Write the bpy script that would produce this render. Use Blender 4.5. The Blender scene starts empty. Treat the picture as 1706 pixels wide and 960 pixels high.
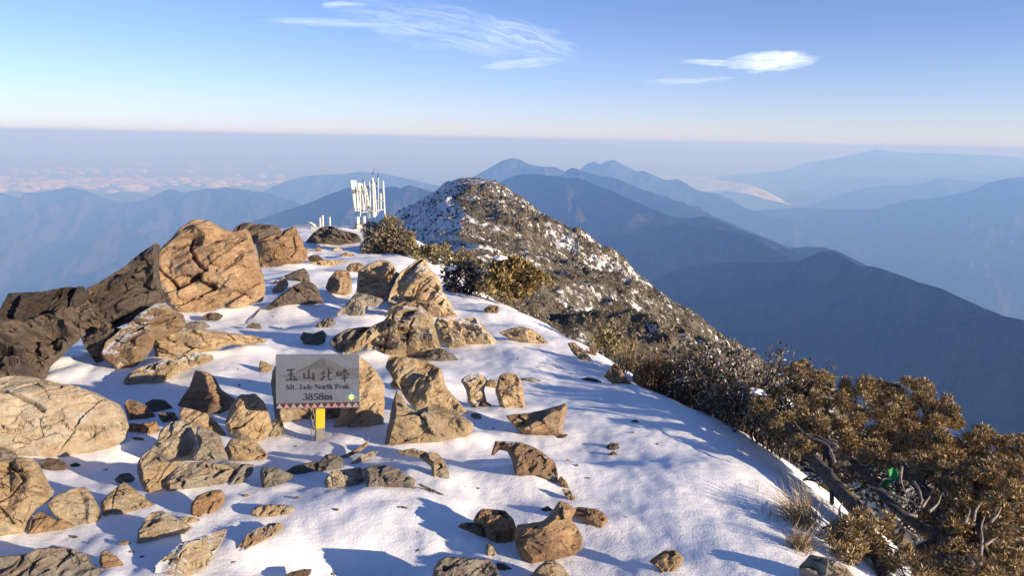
import bpy, bmesh, math, random
import numpy as np
from mathutils import Vector, Matrix
from mathutils.geometry import delaunay_2d_cdt

random.seed(7)
SC = bpy.context.scene
COL = SC.collection

# ------------------------------------------------------------------ camera
F = 1218.0                       # focal length in pixels of a 1706 px wide picture
PITCH, ROLL = math.radians(11.53), math.radians(1.1)
cp, sp, cr, sr = math.cos(PITCH), math.sin(PITCH), math.cos(ROLL), math.sin(ROLL)
FWD = np.array([0, cp, -sp])
_r0, _u0 = np.array([1.0, 0, 0]), np.array([0, sp, cp])
RIGHT = cr * _r0 + sr * _u0
UP = -sr * _r0 + cr * _u0
cam_data = bpy.data.cameras.new("camera")
cam_data.sensor_width = 36
cam_data.lens = 36 * F / 1706
cam_data.clip_start = 0.05
cam_data.clip_end = 400000
cam = bpy.data.objects.new("camera", cam_data)
COL.objects.link(cam)
cam.matrix_world = Matrix(((RIGHT[0], UP[0], -FWD[0], 0), (RIGHT[1], UP[1], -FWD[1], 0), (RIGHT[2], UP[2], -FWD[2], 0), (0, 0, 0, 1)))
SC.camera = cam

# ------------------------------------------------------------------ light
SUN_AZ, SUN_EL = math.radians(119), math.radians(14)      # azimuth clockwise from +Y
SUN_DIR = np.array([math.sin(SUN_AZ) * math.cos(SUN_EL), math.cos(SUN_AZ) * math.cos(SUN_EL), math.sin(SUN_EL)])
sun = bpy.data.lights.new("sun", 'SUN')
sun.energy = 5.0
sun.angle = math.radians(0.5)
sun.color = (1.0, 0.82, 0.60)
sun_ob = bpy.data.objects.new("sun", sun)
COL.objects.link(sun_ob)
sun_ob.rotation_euler = Vector(SUN_DIR).to_track_quat('Z', 'Y').to_euler()

SC.view_settings.view_transform = 'Standard'
SC.view_settings.look = 'None'
SC.view_settings.gamma = 1
SC.view_settings.use_curve_mapping = False
SC.view_settings.exposure = 0.78
SC.cycles.use_denoising = True
SC.cycles.max_bounces = 6
SC.cycles.diffuse_bounces = 3
SC.cycles.volume_bounces = 1
SC.cycles.transparent_max_bounces = 8

# ------------------------------------------------------------------ small node helpers
def new_mat(name):
    m = bpy.data.materials.new(name)
    m.use_nodes = True
    nt = m.node_tree
    return m, nt, nt.nodes["Principled BSDF"]

def N(nt, typ, **kw):
    n = nt.nodes.new(typ)
    for k, v in kw.items():
        if k.startswith("i_"):
            n.inputs[k[2:].replace("_", " ")].default_value = v
        else:
            setattr(n, k, v)
    return n

def MATH(nt, op, a, b=None, c=None, clamp=False):
    n = nt.nodes.new("ShaderNodeMath")
    n.operation = op
    n.use_clamp = clamp
    for i, x in enumerate((a, b, c)):
        if x is None:
            continue
        if isinstance(x, (int, float)):
            n.inputs[i].default_value = x
        else:
            nt.links.new(x, n.inputs[i])
    return n.outputs[0]

def RAMP(nt, fac, stops):
    n = nt.nodes.new("ShaderNodeValToRGB")
    e = n.color_ramp.elements
    while len(e) < len(stops):
        e.new(0.5)
    for el, (p, c) in zip(e, stops):
        el.position = p
        el.color = (c, c, c, 1) if isinstance(c, (int, float)) else (*c, 1)
    nt.links.new(fac, n.inputs[0])
    return n.outputs[0]

def MIX(nt, fac, a, b, mode='MIX'):
    n = nt.nodes.new("ShaderNodeMix")
    n.data_type = 'RGBA'
    n.blend_type = mode
    for idx, x in ((0, fac), (6, a), (7, b)):
        if isinstance(x, (int, float)):
            n.inputs[idx].default_value = x
        elif isinstance(x, tuple):
            n.inputs[idx].default_value = (*x, 1)
        else:
            nt.links.new(x, n.inputs[idx])
    return n.outputs[2]

def NOISE(nt, vec, scale, detail=4.0, rough=0.55, dist=0.0):
    n = N(nt, "ShaderNodeTexNoise", i_Scale=scale, i_Detail=detail, i_Roughness=rough, i_Distortion=dist)
    if vec is not None:
        nt.links.new(vec, n.inputs["Vector"])
    return n.outputs["Fac"]

def MAPPING(nt, vec, scale=(1, 1, 1), rot=(0, 0, 0), loc=(0, 0, 0)):
    n = nt.nodes.new("ShaderNodeMapping")
    n.inputs["Scale"].default_value = scale
    n.inputs["Rotation"].default_value = rot
    n.inputs["Location"].default_value = loc
    nt.links.new(vec, n.inputs["Vector"])
    return n.outputs[0]

# ------------------------------------------------------------------ sky
world = bpy.data.worlds.new("World")
SC.world = world
world.use_nodes = True
wn = world.node_tree
bg = wn.nodes["Background"]
sky = wn.nodes.new("ShaderNodeTexSky")
sky.sky_type = 'NISHITA'
sky.sun_disc = False
sky.sun_elevation = SUN_EL
sky.sun_rotation = SUN_AZ
sky.altitude = 3858
sky.air_density = 1.0
sky.dust_density = 1.6
sky.ozone_density = 3.5
bg.inputs[1].default_value = 0.105
tc = wn.nodes.new("ShaderNodeTexCoord")
sep = wn.nodes.new("ShaderNodeSeparateXYZ")
wn.links.new(tc.outputs["Generated"], sep.inputs[0])
yy = MATH(wn, 'MAXIMUM', sep.outputs[1], 0.05)
ca, ce = MATH(wn, 'DIVIDE', sep.outputs[0], yy), MATH(wn, 'DIVIDE', sep.outputs[2], yy)

def dir_of(px, py):
    d = FWD + RIGHT * ((px - 853) / F) - UP * ((py - 480) / F)
    return d

def sky_cloud(px, py, rx, ry, tilt, strength, sx, sy, seed, skew=0.0, thresh=0.42):
    """one thin cirrus patch: an uneven ellipse of stretched streaks in the sky direction field"""
    d = dir_of(px, py)
    a0, e0 = d[0] / d[1], d[2] / d[1]
    ct, st = math.cos(tilt), math.sin(tilt)
    da, de = MATH(wn, 'SUBTRACT', ca, a0), MATH(wn, 'SUBTRACT', ce, e0)
    x = MATH(wn, 'ADD', MATH(wn, 'MULTIPLY', da, ct * F / rx), MATH(wn, 'MULTIPLY', de, st * F / rx))
    y = MATH(wn, 'ADD', MATH(wn, 'MULTIPLY', da, -st * F / ry), MATH(wn, 'MULTIPLY', de, ct * F / ry))
    cmb = wn.nodes.new("ShaderNodeCombineXYZ")
    wn.links.new(x, cmb.inputs[0]); wn.links.new(y, cmb.inputs[1]); cmb.inputs[2].default_value = seed
    warp = MATH(wn, 'SUBTRACT', NOISE(wn, MAPPING(wn, cmb.outputs[0], (1.6, 1.2, 1)), 1.0, 3), 0.5)
    xw = MATH(wn, 'ADD', x, MATH(wn, 'MULTIPLY', warp, 0.7))
    yw = MATH(wn, 'ADD', MATH(wn, 'ADD', y, MATH(wn, 'MULTIPLY', warp, 1.1)), MATH(wn, 'MULTIPLY', x, skew))
    r2 = MATH(wn, 'ADD', MATH(wn, 'POWER', MATH(wn, 'ABSOLUTE', xw), 2.0), MATH(wn, 'POWER', MATH(wn, 'ABSOLUTE', yw), 2.0))
    body = MATH(wn, 'SUBTRACT', 1.0, r2, clamp=True)
    c2 = wn.nodes.new("ShaderNodeCombineXYZ")
    wn.links.new(MATH(wn, 'ADD', MATH(wn, 'MULTIPLY', xw, sx), MATH(wn, 'MULTIPLY', yw, sx * 0.25)), c2.inputs[0])
    wn.links.new(MATH(wn, 'MULTIPLY', yw, sy), c2.inputs[1]); c2.inputs[2].default_value = seed * 3.1
    streak = NOISE(wn, c2.outputs[0], 1.0, 6, 0.6, 0.6)
    den = MATH(wn, 'MULTIPLY', MATH(wn, 'SUBTRACT', streak, thresh, clamp=True), 3.4)
    den = MATH(wn, 'MULTIPLY', MATH(wn, 'MULTIPLY', den, MATH(wn, 'POWER', body, 0.9)), strength, clamp=True)
    return den

clouds = [
    sky_cloud(735, 46, 180, 36, -0.10, 0.30, 1.6, 3.6, 2.3, skew=0.25, thresh=0.36),
    sky_cloud(870, 62, 105, 28, -0.25, 0.32, 1.2, 4.5, 5.1, thresh=0.36),
    sky_cloud(560, 37, 130, 7, -0.02, 0.3, 1.0, 1.6, 8.7, thresh=0.30),
    sky_cloud(875, 104, 70, 9, 0.10, 0.35, 1.2, 1.6, 4.2, thresh=0.30),
    sky_cloud(1285, 101, 78, 17, 0.06, 0.7, 1.3, 2.0, 6.6, thresh=0.28),
    sky_cloud(1200, 104, 70, 6, -0.02, 0.5, 1.0, 1.4, 11.2, thresh=0.28),
    sky_cloud(1145, 134, 75, 6, 0.05, 0.25, 1.2, 1.5, 9.4, thresh=0.30),
    sky_cloud(575, 7, 40, 6, 0, 0.5, 1.2, 1.5, 13.4, thresh=0.30),
]
tot = clouds[0]
for c in clouds[1:]:
    tot = MATH(wn, 'MAXIMUM', tot, c)
hsv = wn.nodes.new("ShaderNodeHueSaturation")
hsv.inputs["Saturation"].default_value = 1.02
hsv.inputs["Value"].default_value = 1.0
wn.links.new(MIX(wn, 1.0, sky.outputs[0], (1.10, 0.965, 1.05), 'MULTIPLY'), hsv.inputs["Color"])
# pale dusty layer of air low over the horizon, the same all round
el_ = MATH(wn, 'MAXIMUM', sep.outputs[2], 0.0)
dusty = MATH(wn, 'MULTIPLY', MATH(wn, 'EXPONENT', MATH(wn, 'MULTIPLY', el_, -15.0)), 0.72)
sky_col = MIX(wn, dusty, hsv.outputs[0], (4.2, 3.9, 3.85))
SKY_CLOUD = (7.8, 8.1, 8.7)
wn.links.new(MIX(wn, tot, sky_col, SKY_CLOUD), bg.inputs[0])

# ------------------------------------------------------------------ object helpers
def link(o, parent=None):
    COL.objects.link(o)
    if parent is not None:
        o.parent = parent
    return o

def tag(o, label=None, cat=None, group=None, kind=None):
    if label: o["label"] = label
    if cat: o["category"] = cat
    if group: o["group"] = group
    if kind: o["kind"] = kind
    return o

def thing(name, loc, label, cat, group=None):
    o = bpy.data.objects.new(name, None)
    o.empty_display_size = 0.1
    o.location = loc
    link(o)
    return tag(o, label, cat, group)

def mesh_ob(name, verts, faces, mat, parent=None, smooth=True, loc=None):
    me = bpy.data.meshes.new(name)
    verts = np.asarray(verts, dtype=np.float32)
    if isinstance(faces, np.ndarray):
        me.vertices.add(len(verts))
        me.vertices.foreach_set("co", verts.ravel())
        k = faces.shape[1]
        me.loops.add(faces.size)
        me.loops.foreach_set("vertex_index", faces.ravel().astype(np.int32))
        me.polygons.add(len(faces))
        me.polygons.foreach_set("loop_start", np.arange(0, faces.size, k, dtype=np.int32))
        me.polygons.foreach_set("loop_total", np.full(len(faces), k, dtype=np.int32))
        me.update(calc_edges=True)
        me.validate()
    else:
        me.from_pydata(verts.tolist(), [], faces)
    if smooth:
        me.polygons.foreach_set("use_smooth", np.ones(len(me.polygons), dtype=bool))
    if mat is not None:
        me.materials.append(mat)
    o = bpy.data.objects.new(name, me)
    if loc is not None:
        o.location = loc
    return link(o, parent)

def grid_faces(n, m):
    i = np.arange(n * m).reshape(n, m)
    return np.stack([i[:-1, :-1], i[1:, :-1], i[1:, 1:], i[:-1, 1:]], -1).reshape(-1, 4)

# ------------------------------------------------------------------ numpy noise
def _hash(ix, iy, iz, seed):
    h = (ix * 374761393 + iy * 668265263 + iz * 2147483647 + seed * 1274126177) & 0xFFFFFFFF
    h = ((h ^ (h >> 13)) * 1274126177) & 0xFFFFFFFF
    h = ((h ^ (h >> 16)) * 2246822519) & 0xFFFFFFFF
    return ((h ^ (h >> 15)) & 0xFFFFFF) / float(0xFFFFFF)

def vnoise(p, seed=0):
    p = np.asarray(p, dtype=np.float64)
    i = np.floor(p).astype(np.int64)
    f = p - i
    f = f * f * f * (f * (f * 6 - 15) + 10)
    r = 0.0
    for dx in (0, 1):
        wx = f[..., 0] if dx else 1 - f[..., 0]
        for dy in (0, 1):
            wy = f[..., 1] if dy else 1 - f[..., 1]
            for dz in (0, 1):
                wz = f[..., 2] if dz else 1 - f[..., 2]
                r = r + wx * wy * wz * _hash(i[..., 0] + dx, i[..., 1] + dy, i[..., 2] + dz, seed)
    return r * 2 - 1

def fbm(p, octaves=4, gain=0.5, lac=2.03, seed=0, ridged=False):
    p = np.asarray(p, dtype=np.float64)
    a, s, r = 1.0, 0.0, 0.0
    for o in range(octaves):
        n = vnoise(p, seed + o * 17)
        if ridged:
            n = 1 - 2 * np.abs(n)
        r = r + a * n
        s += a
        a *= gain
        p = p * lac + 13.7
    return r / s

def xyz(x, y, z=0.0):
    return np.stack(np.broadcast_arrays(np.asarray(x, float), np.asarray(y, float), np.asarray(z, float)), -1)

# ------------------------------------------------------------------ the near ground as a function
_ys = np.linspace(0, 140, 1401)
def smooth_interp(xs, vs, sigma=1.0):
    v = np.interp(_ys, xs, vs)
    k = int(sigma * 30)
    w = np.exp(-0.5 * (np.arange(-k, k + 1) / (sigma * 10)) ** 2); w /= w.sum()
    v2 = np.convolve(np.pad(v, k, mode='reflect', reflect_type='odd'), w, 'valid')
    return v2
_base = smooth_interp([0, 2.6, 4.5, 7.5, 12.5, 19, 27, 34, 41, 48, 60, 140], [1.68, 1.80, 1.985, 2.32, 2.77, 3.23, 3.69, 4.15, 5.0, 8.0, 18, 90], 0.5)
_xr = smooth_interp([0, 3.1, 3.7, 4.4, 5.1, 5.8, 6.3, 6.9, 7.9, 9.1, 11.1, 13.9, 20, 28, 34, 45, 140], [1.55, 1.62, 1.70, 1.77, 1.79, 1.75, 1.55, 1.34, 1.10, 0.95, 0.38, -0.5, -2.0, -3.6, -5.0, -6.5, -10], 0.3)
_xl = smooth_interp([0, 2, 4.5, 8, 11, 18, 28, 34, 60, 140], [-4.0, -4.0, -4.8, -6.6, -6.8, -8.2, -11, -11.6, -14, -20], 0.6)
MOUNDS = []          # x, y, sx, sy, height

def gz(x, y, detail=True):
    x, y = np.asarray(x, float), np.asarray(y, float)
    yc = np.clip(y, 0, 140)
    z = -np.interp(yc, _ys, _base)
    er = x - np.interp(yc, _ys, _xr)
    el = np.interp(yc, _ys, _xl) - x
    s = 0.11 + 0.022 * yc
    dr = np.logaddexp(0, er / s) * s
    dl = np.logaddexp(0, el / 0.6) * 0.6
    z = z - 0.78 * dr - 0.85 * dl
    for mx, my, sx, sy, h in MOUNDS:
        z = z + h * np.exp(-((x - mx) / sx) ** 2 - ((y - my) / sy) ** 2)
    if detail:
        z = z + 0.068 * fbm(xyz(x * 0.9, y * 0.7), 3, seed=3) * np.clip(y / 5, 0.6, 2.0)
        z = z + 0.028 * fbm(xyz(x * 2.6 + y * 1.1, y * 1.9), 4, seed=9)
    return z

def ground_hit(px, py, lo=1.0, hi=70.0):
    d = dir_of(px, py)
    t = np.geomspace(lo, hi, 2500)
    x, y, z = d[0] * t, d[1] * t, d[2] * t
    g = gz(x, y)
    k = np.argmax(z < g)
    if not (z < g).any():
        k = len(t) - 1
    return np.array([x[k], y[k], z[k]])

def at(px, py, Y):
    d = dir_of(px, py)
    return d * (Y / d[1])

# drifts and hollows of snow (picture landmark -> ground place)
for (px, py, wx, wy, h) in [
    (590, 735, 0.22, 0.15, 0.04), (480, 520, 0.65, 0.5, 0.16), (400, 575, 0.5, 0.5, 0.06),
    (700, 800, 0.45, 0.25, 0.07), (600, 850, 0.5, 0.25, 0.07), (900, 790, 0.5, 0.25, 0.10),
    (130, 610, 0.5, 0.6, 0.10), (650, 930, 0.30, 0.16, -0.10), (500, 940, 0.35, 0.14, -0.07), (1010, 760, 0.35, 0.3, -0.06),  # the two hollows by the bottom edge are shaped to shadow the snow
    (870, 700, 0.5, 0.4, 0.05), (1180, 800, 0.5, 0.4, 0.07), (870, 560, 0.9, 0.5, 0.10), (250, 770, 0.5, 0.3, -0.05), (750, 650, 0.2, 0.25, 0.05), (800, 760, 0.3, 0.25, -0.06),
]:
    p = ground_hit(px, py)
    MOUNDS.append((p[0], p[1], wx, wy, h))
# ------------------------------------------------------------------ materials
def mat_snow(name="snow"):
    m, nt, b = new_mat(name)
    tcn = N(nt, "ShaderNodeTexCoord")
    v = tcn.outputs["Object"]
    b.inputs["Base Color"].default_value = (0.86, 0.87, 0.89, 1)
    dirt = RAMP(nt, NOISE(nt, v, 2.2, 6, 0.65), [(0.70, 0.0), (0.82, 1.0)])
    col = MIX(nt, MATH(nt, 'MULTIPLY', dirt, 0.10), (0.90, 0.90, 0.91), (0.45, 0.40, 0.33))
    nt.links.new(col, b.inputs["Base Color"])
    b.inputs["Roughness"].default_value = 0.62
    b.inputs["Specular IOR Level"].default_value = 0.25
    h1 = NOISE(nt, v, 95, 3, 0.7)
    h2 = NOISE(nt, MAPPING(nt, v, (1, 1.6, 1)), 9, 5, 0.6)
    h = MATH(nt, 'ADD', MATH(nt, 'MULTIPLY', h1, 0.35), h2)
    bump = N(nt, "ShaderNodeBump", i_Strength=0.42, i_Distance=0.02)
    nt.links.new(h, bump.inputs["Height"])
    nt.links.new(bump.outputs[0], b.inputs["Normal"])
    return m

def mat_rock(name, cols, lichen, rust, dark=0.5, bump=0.7, snowy=False):
    """cols: three base tones from dark to light; lichen / rust: colour, amount"""
    m, nt, b = new_mat(name)
    tcn = N(nt, "ShaderNodeTexCoord")
    oi = N(nt, "ShaderNodeObjectInfo")
    off = N(nt, "ShaderNodeVectorMath", operation='SCALE')
    cmb = N(nt, "ShaderNodeCombineXYZ")
    for i in range(3):
        nt.links.new(oi.outputs["Random"], cmb.inputs[i])
    nt.links.new(cmb.outputs[0], off.inputs[0]); off.inputs["Scale"].default_value = 37.0
    add = N(nt, "ShaderNodeVectorMath", operation='ADD')
    nt.links.new(tcn.outputs["Object"], add.inputs[0]); nt.links.new(off.outputs[0], add.inputs[1])
    v = add.outputs[0]
    rotv = MAPPING(nt, v, (1, 1, 1), (0.5, 0.35, 0.8))
    big = NOISE(nt, v, 3.2, 5, 0.6, 0.6)
    layered = NOISE(nt, MAPPING(nt, rotv, (2.2, 2.2, 15)), 1.6, 6, 0.65, 0.8)
    fine = NOISE(nt, v, 30, 8, 0.82)
    f = MATH(nt, 'ADD', MATH(nt, 'MULTIPLY', big, 0.40), MATH(nt, 'ADD', MATH(nt, 'MULTIPLY', layered, 0.35), MATH(nt, 'MULTIPLY', fine, 0.38)))
    ramp = nt.nodes.new("ShaderNodeValToRGB")
    e = ramp.color_ramp.elements
    e.new(0.5)
    for el, p, c in zip(e, (0.44, 0.56, 0.68), cols):
        el.position = p; el.color = (*c, 1)
    nt.links.new(f, ramp.inputs[0])
    col = ramp.outputs[0]
    rmask = RAMP(nt, NOISE(nt, MAPPING(nt, rotv, (1, 1, 3.0), loc=(5, 2, 8)), 3.6, 6, 0.68, 1.2), [(0.50, 0.0), (0.66, 1.0)])
    col = MIX(nt, MATH(nt, 'MULTIPLY', rmask, rust[1]), col, rust[0])
    lmask = RAMP(nt, NOISE(nt, MAPPING(nt, v, loc=(9, 1, 4)), 5.5, 7, 0.72, 0.5), [(0.53, 0.0), (0.63, 1.0)])
    col = MIX(nt, MATH(nt, 'MULTIPLY', lmask, lichen[1]), col, lichen[0])
    speck = RAMP(nt, NOISE(nt, MAPPING(nt, v, loc=(2, 6, 1)), 26, 5, 0.8), [(0.60, 0.0), (0.70, 1.0)])
    col = MIX(nt, MATH(nt, 'MULTIPLY', speck, dark), col, (0.055, 0.048, 0.04))
    vor = N(nt, "ShaderNodeTexVoronoi", feature='DISTANCE_TO_EDGE', i_Scale=3.4)
    wv = N(nt, "ShaderNodeVectorMath", operation='ADD')
    nz = N(nt, "ShaderNodeTexNoise", i_Scale=4.0, i_Detail=4.0)
    nt.links.new(v, nz.inputs["Vector"])
    sc = N(nt, "ShaderNodeVectorMath", operation='SCALE'); sc.inputs["Scale"].default_value = 0.5
    nt.links.new(nz.outputs["Color"], sc.inputs[0]); nt.links.new(sc.outputs[0], wv.inputs[1])
    nt.links.new(MAPPING(nt, rotv, (1, 1, 2.2)), wv.inputs[0])
    nt.links.new(wv.outputs[0], vor.inputs["Vector"])
    crack = RAMP(nt, vor.outputs["Distance"], [(0.0, 1.0), (0.018, 0.0)])
    cm = RAMP(nt, NOISE(nt, MAPPING(nt, v, loc=(3, 3, 9)), 3.0, 3), [(0.52, 0.0), (0.60, 1.0)])
    crack = MATH(nt, 'MULTIPLY', crack, cm)
    col = MIX(nt, MATH(nt, 'MULTIPLY', crack, 0.7), col, (0.035, 0.028, 0.022))
    if snowy:
        geo = N(nt, "ShaderNodeNewGeometry")
        sz = N(nt, "ShaderNodeSeparateXYZ"); nt.links.new(geo.outputs["Normal"], sz.inputs[0])
        sm = MATH(nt, 'ADD', MATH(nt, 'MULTIPLY', sz.outputs[2], 1.0), MATH(nt, 'MULTIPLY', MATH(nt, 'SUBTRACT', NOISE(nt, MAPPING(nt, v, loc=(7, 7, 1)), 3.5, 5, 0.6), 0.5), 1.5))
        col = MIX(nt, RAMP(nt, sm, [(0.80, 0.0), (0.90, 1.0)]), col, (0.86, 0.87, 0.89))
    tone = MATH(nt, 'MULTIPLY_ADD', oi.outputs["Random"], 0.45, 0.76)
    hue = MATH(nt, 'MULTIPLY', MATH(nt, 'FRACT', MATH(nt, 'MULTIPLY', oi.outputs["Random"], 17.3)), 0.32)
    col = MIX(nt, hue, col, MIX(nt, 0.6, col, (0.27, 0.245, 0.205)))
    bc = N(nt, "ShaderNodeVectorMath", operation='SCALE')
    nt.links.new(col, bc.inputs[0]); nt.links.new(tone, bc.inputs["Scale"])
    nt.links.new(bc.outputs[0], b.inputs["Base Color"])
    b.inputs["Roughness"].default_value = 0.86
    b.inputs["Specular IOR Level"].default_value = 0.22
    h = MATH(nt, 'ADD', MATH(nt, 'MULTIPLY', layered, 0.8), MATH(nt, 'ADD', MATH(nt, 'MULTIPLY', fine, 0.7), MATH(nt, 'MULTIPLY', crack, -0.8)))
    bp = N(nt, "ShaderNodeBump", i_Strength=bump, i_Distance=0.06)
    nt.links.new(h, bp.inputs["Height"])
    nt.links.new(bp.outputs[0], b.inputs["Normal"])
    return m

M_SNOW = mat_snow()
M_TAN = mat_rock("rock_tan", [(0.19, 0.13, 0.07), (0.40, 0.29, 0.165), (0.56, 0.44, 0.28)], ((0.37, 0.35, 0.28), 0.8), ((0.30, 0.175, 0.08), 0.6), 0.8)
M_STAN = mat_rock("snowy_rock_tan", [(0.19, 0.13, 0.07), (0.40, 0.29, 0.165), (0.56, 0.44, 0.28)], ((0.37, 0.35, 0.28), 0.8), ((0.30, 0.175, 0.08), 0.6), 0.8, snowy=True)
M_RUST = mat_rock("rock_rust", [(0.11, 0.068, 0.038), (0.29, 0.18, 0.092), (0.47, 0.32, 0.18)], ((0.27, 0.22, 0.16), 0.7), ((0.23, 0.105, 0.042), 0.7), 0.85)
M_SRUST = mat_rock("snowy_rock_rust", [(0.11, 0.068, 0.038), (0.29, 0.18, 0.092), (0.47, 0.32, 0.18)], ((0.27, 0.22, 0.16), 0.7), ((0.23, 0.105, 0.042), 0.7), 0.85, snowy=True)
M_PALE = mat_rock("rock_pale", [(0.24, 0.19, 0.13), (0.41, 0.335, 0.235), (0.52, 0.45, 0.34)], ((0.43, 0.41, 0.36), 0.7), ((0.35, 0.22, 0.11), 0.55), 0.6)
M_GREY = mat_rock("rock_grey", [(0.11, 0.095, 0.08), (0.20, 0.175, 0.145), (0.32, 0.28, 0.22)], ((0.31, 0.30, 0.26), 0.6), ((0.22, 0.13, 0.07), 0.5), 0.7)
M_SHADE_ROCK = mat_rock("rock_painted_shade", [(0.03, 0.024, 0.021), (0.06, 0.047, 0.038), (0.10, 0.08, 0.065)], ((0.10, 0.10, 0.095), 0.5), ((0.09, 0.05, 0.03), 0.6), 0.6)  # near-black tone paints the left ledge's shade into its rock colour
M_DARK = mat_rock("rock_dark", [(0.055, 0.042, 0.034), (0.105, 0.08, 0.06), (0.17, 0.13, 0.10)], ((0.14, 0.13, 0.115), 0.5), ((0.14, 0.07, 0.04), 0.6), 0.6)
RM = dict(t=M_TAN, r=M_RUST, p=M_PALE, g=M_GREY, d=M_DARK, k=M_SHADE_ROCK, T=M_STAN, R=M_SRUST)

# ------------------------------------------------------------------ the neighbouring summit
def px_line(pts, n):
    """pixel + distance landmarks to an evenly resampled world polyline"""
    P = np.array([at(*p) for p in pts])
    L = np.r_[0, np.cumsum(np.linalg.norm(np.diff(P, axis=0), axis=1))]
    t = np.linspace(0, L[-1], n)
    return np.stack([np.interp(t, L, P[:, k]) for k in range(3)], -1)

def mat_summit():
    m, nt, b = new_mat("scrubby_mountainside")
    tcn = N(nt, "ShaderNodeTexCoord")
    v = tcn.outputs["Object"]
    n1 = NOISE(nt, v, 0.55, 6, 0.7, 0.4)
    n2 = NOISE(nt, v, 2.3, 5, 0.7)
    soil = MIX(nt, RAMP(nt, n2, [(0.35, 0.0), (0.65, 1.0)]), (0.035, 0.031, 0.025), (0.12, 0.10, 0.072))
    soil = MIX(nt, RAMP(nt, n1, [(0.45, 0.0), (0.6, 1.0)]), soil, (0.155, 0.135, 0.105))
    n3 = NOISE(nt, MAPPING(nt, v, (1, 0.8, 0.8), loc=(4, 0, 0)), 1.5, 7, 0.72, 0.3)
    n4 = NOISE(nt, MAPPING(nt, v, loc=(1, 7, 0)), 0.13, 3, 0.5)
    geo = N(nt, "ShaderNodeNewGeometry")
    sx = N(nt, "ShaderNodeSeparateXYZ"); nt.links.new(geo.outputs["Normal"], sx.inputs[0])
    west = MATH(nt, 'MULTIPLY', MATH(nt, 'MULTIPLY', sx.outputs[0], -1.0, clamp=True), 0.22)
    ha = N(nt, "ShaderNodeAttribute", attribute_name="hollow")
    n3 = MATH(nt, 'ADD', MATH(nt, 'ADD', n3, MATH(nt, 'MULTIPLY', ha.outputs["Fac"], 0.16)), west)
    mask = RAMP(nt, MATH(nt, 'ADD', n3, MATH(nt, 'MULTIPLY', MATH(nt, 'SUBTRACT', n4, 0.5), 0.55)), [(0.50, 0.0), (0.56, 1.0)])
    nt.links.new(MIX(nt, mask, soil, (0.74, 0.74, 0.75)), b.inputs["Base Color"])
    b.inputs["Roughness"].default_value = 0.9
    b.inputs["Specular IOR Level"].default_value = 0.1
    bp = N(nt, "ShaderNodeBump", i_Strength=0.8, i_Distance=0.3)
    nt.links.new(n2, bp.inputs["Height"])
    nt.links.new(bp.outputs[0], b.inputs["Normal"])
    return m
M_SUMMIT = mat_summit()

def bez(a, b, t, sag):
    """sheet between two polylines, sagging or bulging a little in the middle"""
    P = a[:, None, :] * (1 - t)[None, :, None] + b[:, None, :] * t[None, :, None]
    P[..., 2] += (np.sin(t * math.pi) * sag)[None, :] * np.clip(np.linspace(0, 5, len(a)), 0, 1)[:, None]
    return P

PEAK = (765, 297, 120)
CREST = [PEAK, (760, 312, 114), (764, 335, 98), (768, 362, 80), (772, 388, 66), (774, 412, 55), (772, 432, 47), (745, 452, 39), (700, 480, 31), (800, 565, 18), (960, 650, 8.5)]
SPUR = [PEAK, (788, 297, 119.5), (806, 300, 119), (830, 307, 118), (852, 316, 117), (880, 339, 115), (905, 369, 112), (922, 385, 110), (940, 404, 108), (1000, 436, 104), (1060, 468, 100), (1100, 492, 97),
        (1130, 521, 95), (1180, 556, 92), (1240, 602, 88), (1310, 648, 84), (1420, 716, 78), (1600, 850, 66), (1900, 1150, 34)]
LEFT = [PEAK, (742, 302, 121), (722, 316, 122), (700, 330, 124), (678, 346, 125), (655, 360, 126), (630, 378, 128), (600, 400, 130), (520, 450, 132)]

def summit_noise(P, t, seed):
    w = np.clip(np.minimum(t, 0.25) * 4, 0, 1)[None, :]
    q = P * 0.09
    dz = 2.2 * fbm(q, 3, seed=seed) * w
    dz = dz + 0.7 * fbm(P * 0.35, 4, seed=seed + 3, ridged=True) * (0.35 + 0.65 * w)
    dz = dz + 0.28 * fbm(P * 1.7, 3, seed=seed + 5)
    return dz

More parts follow.
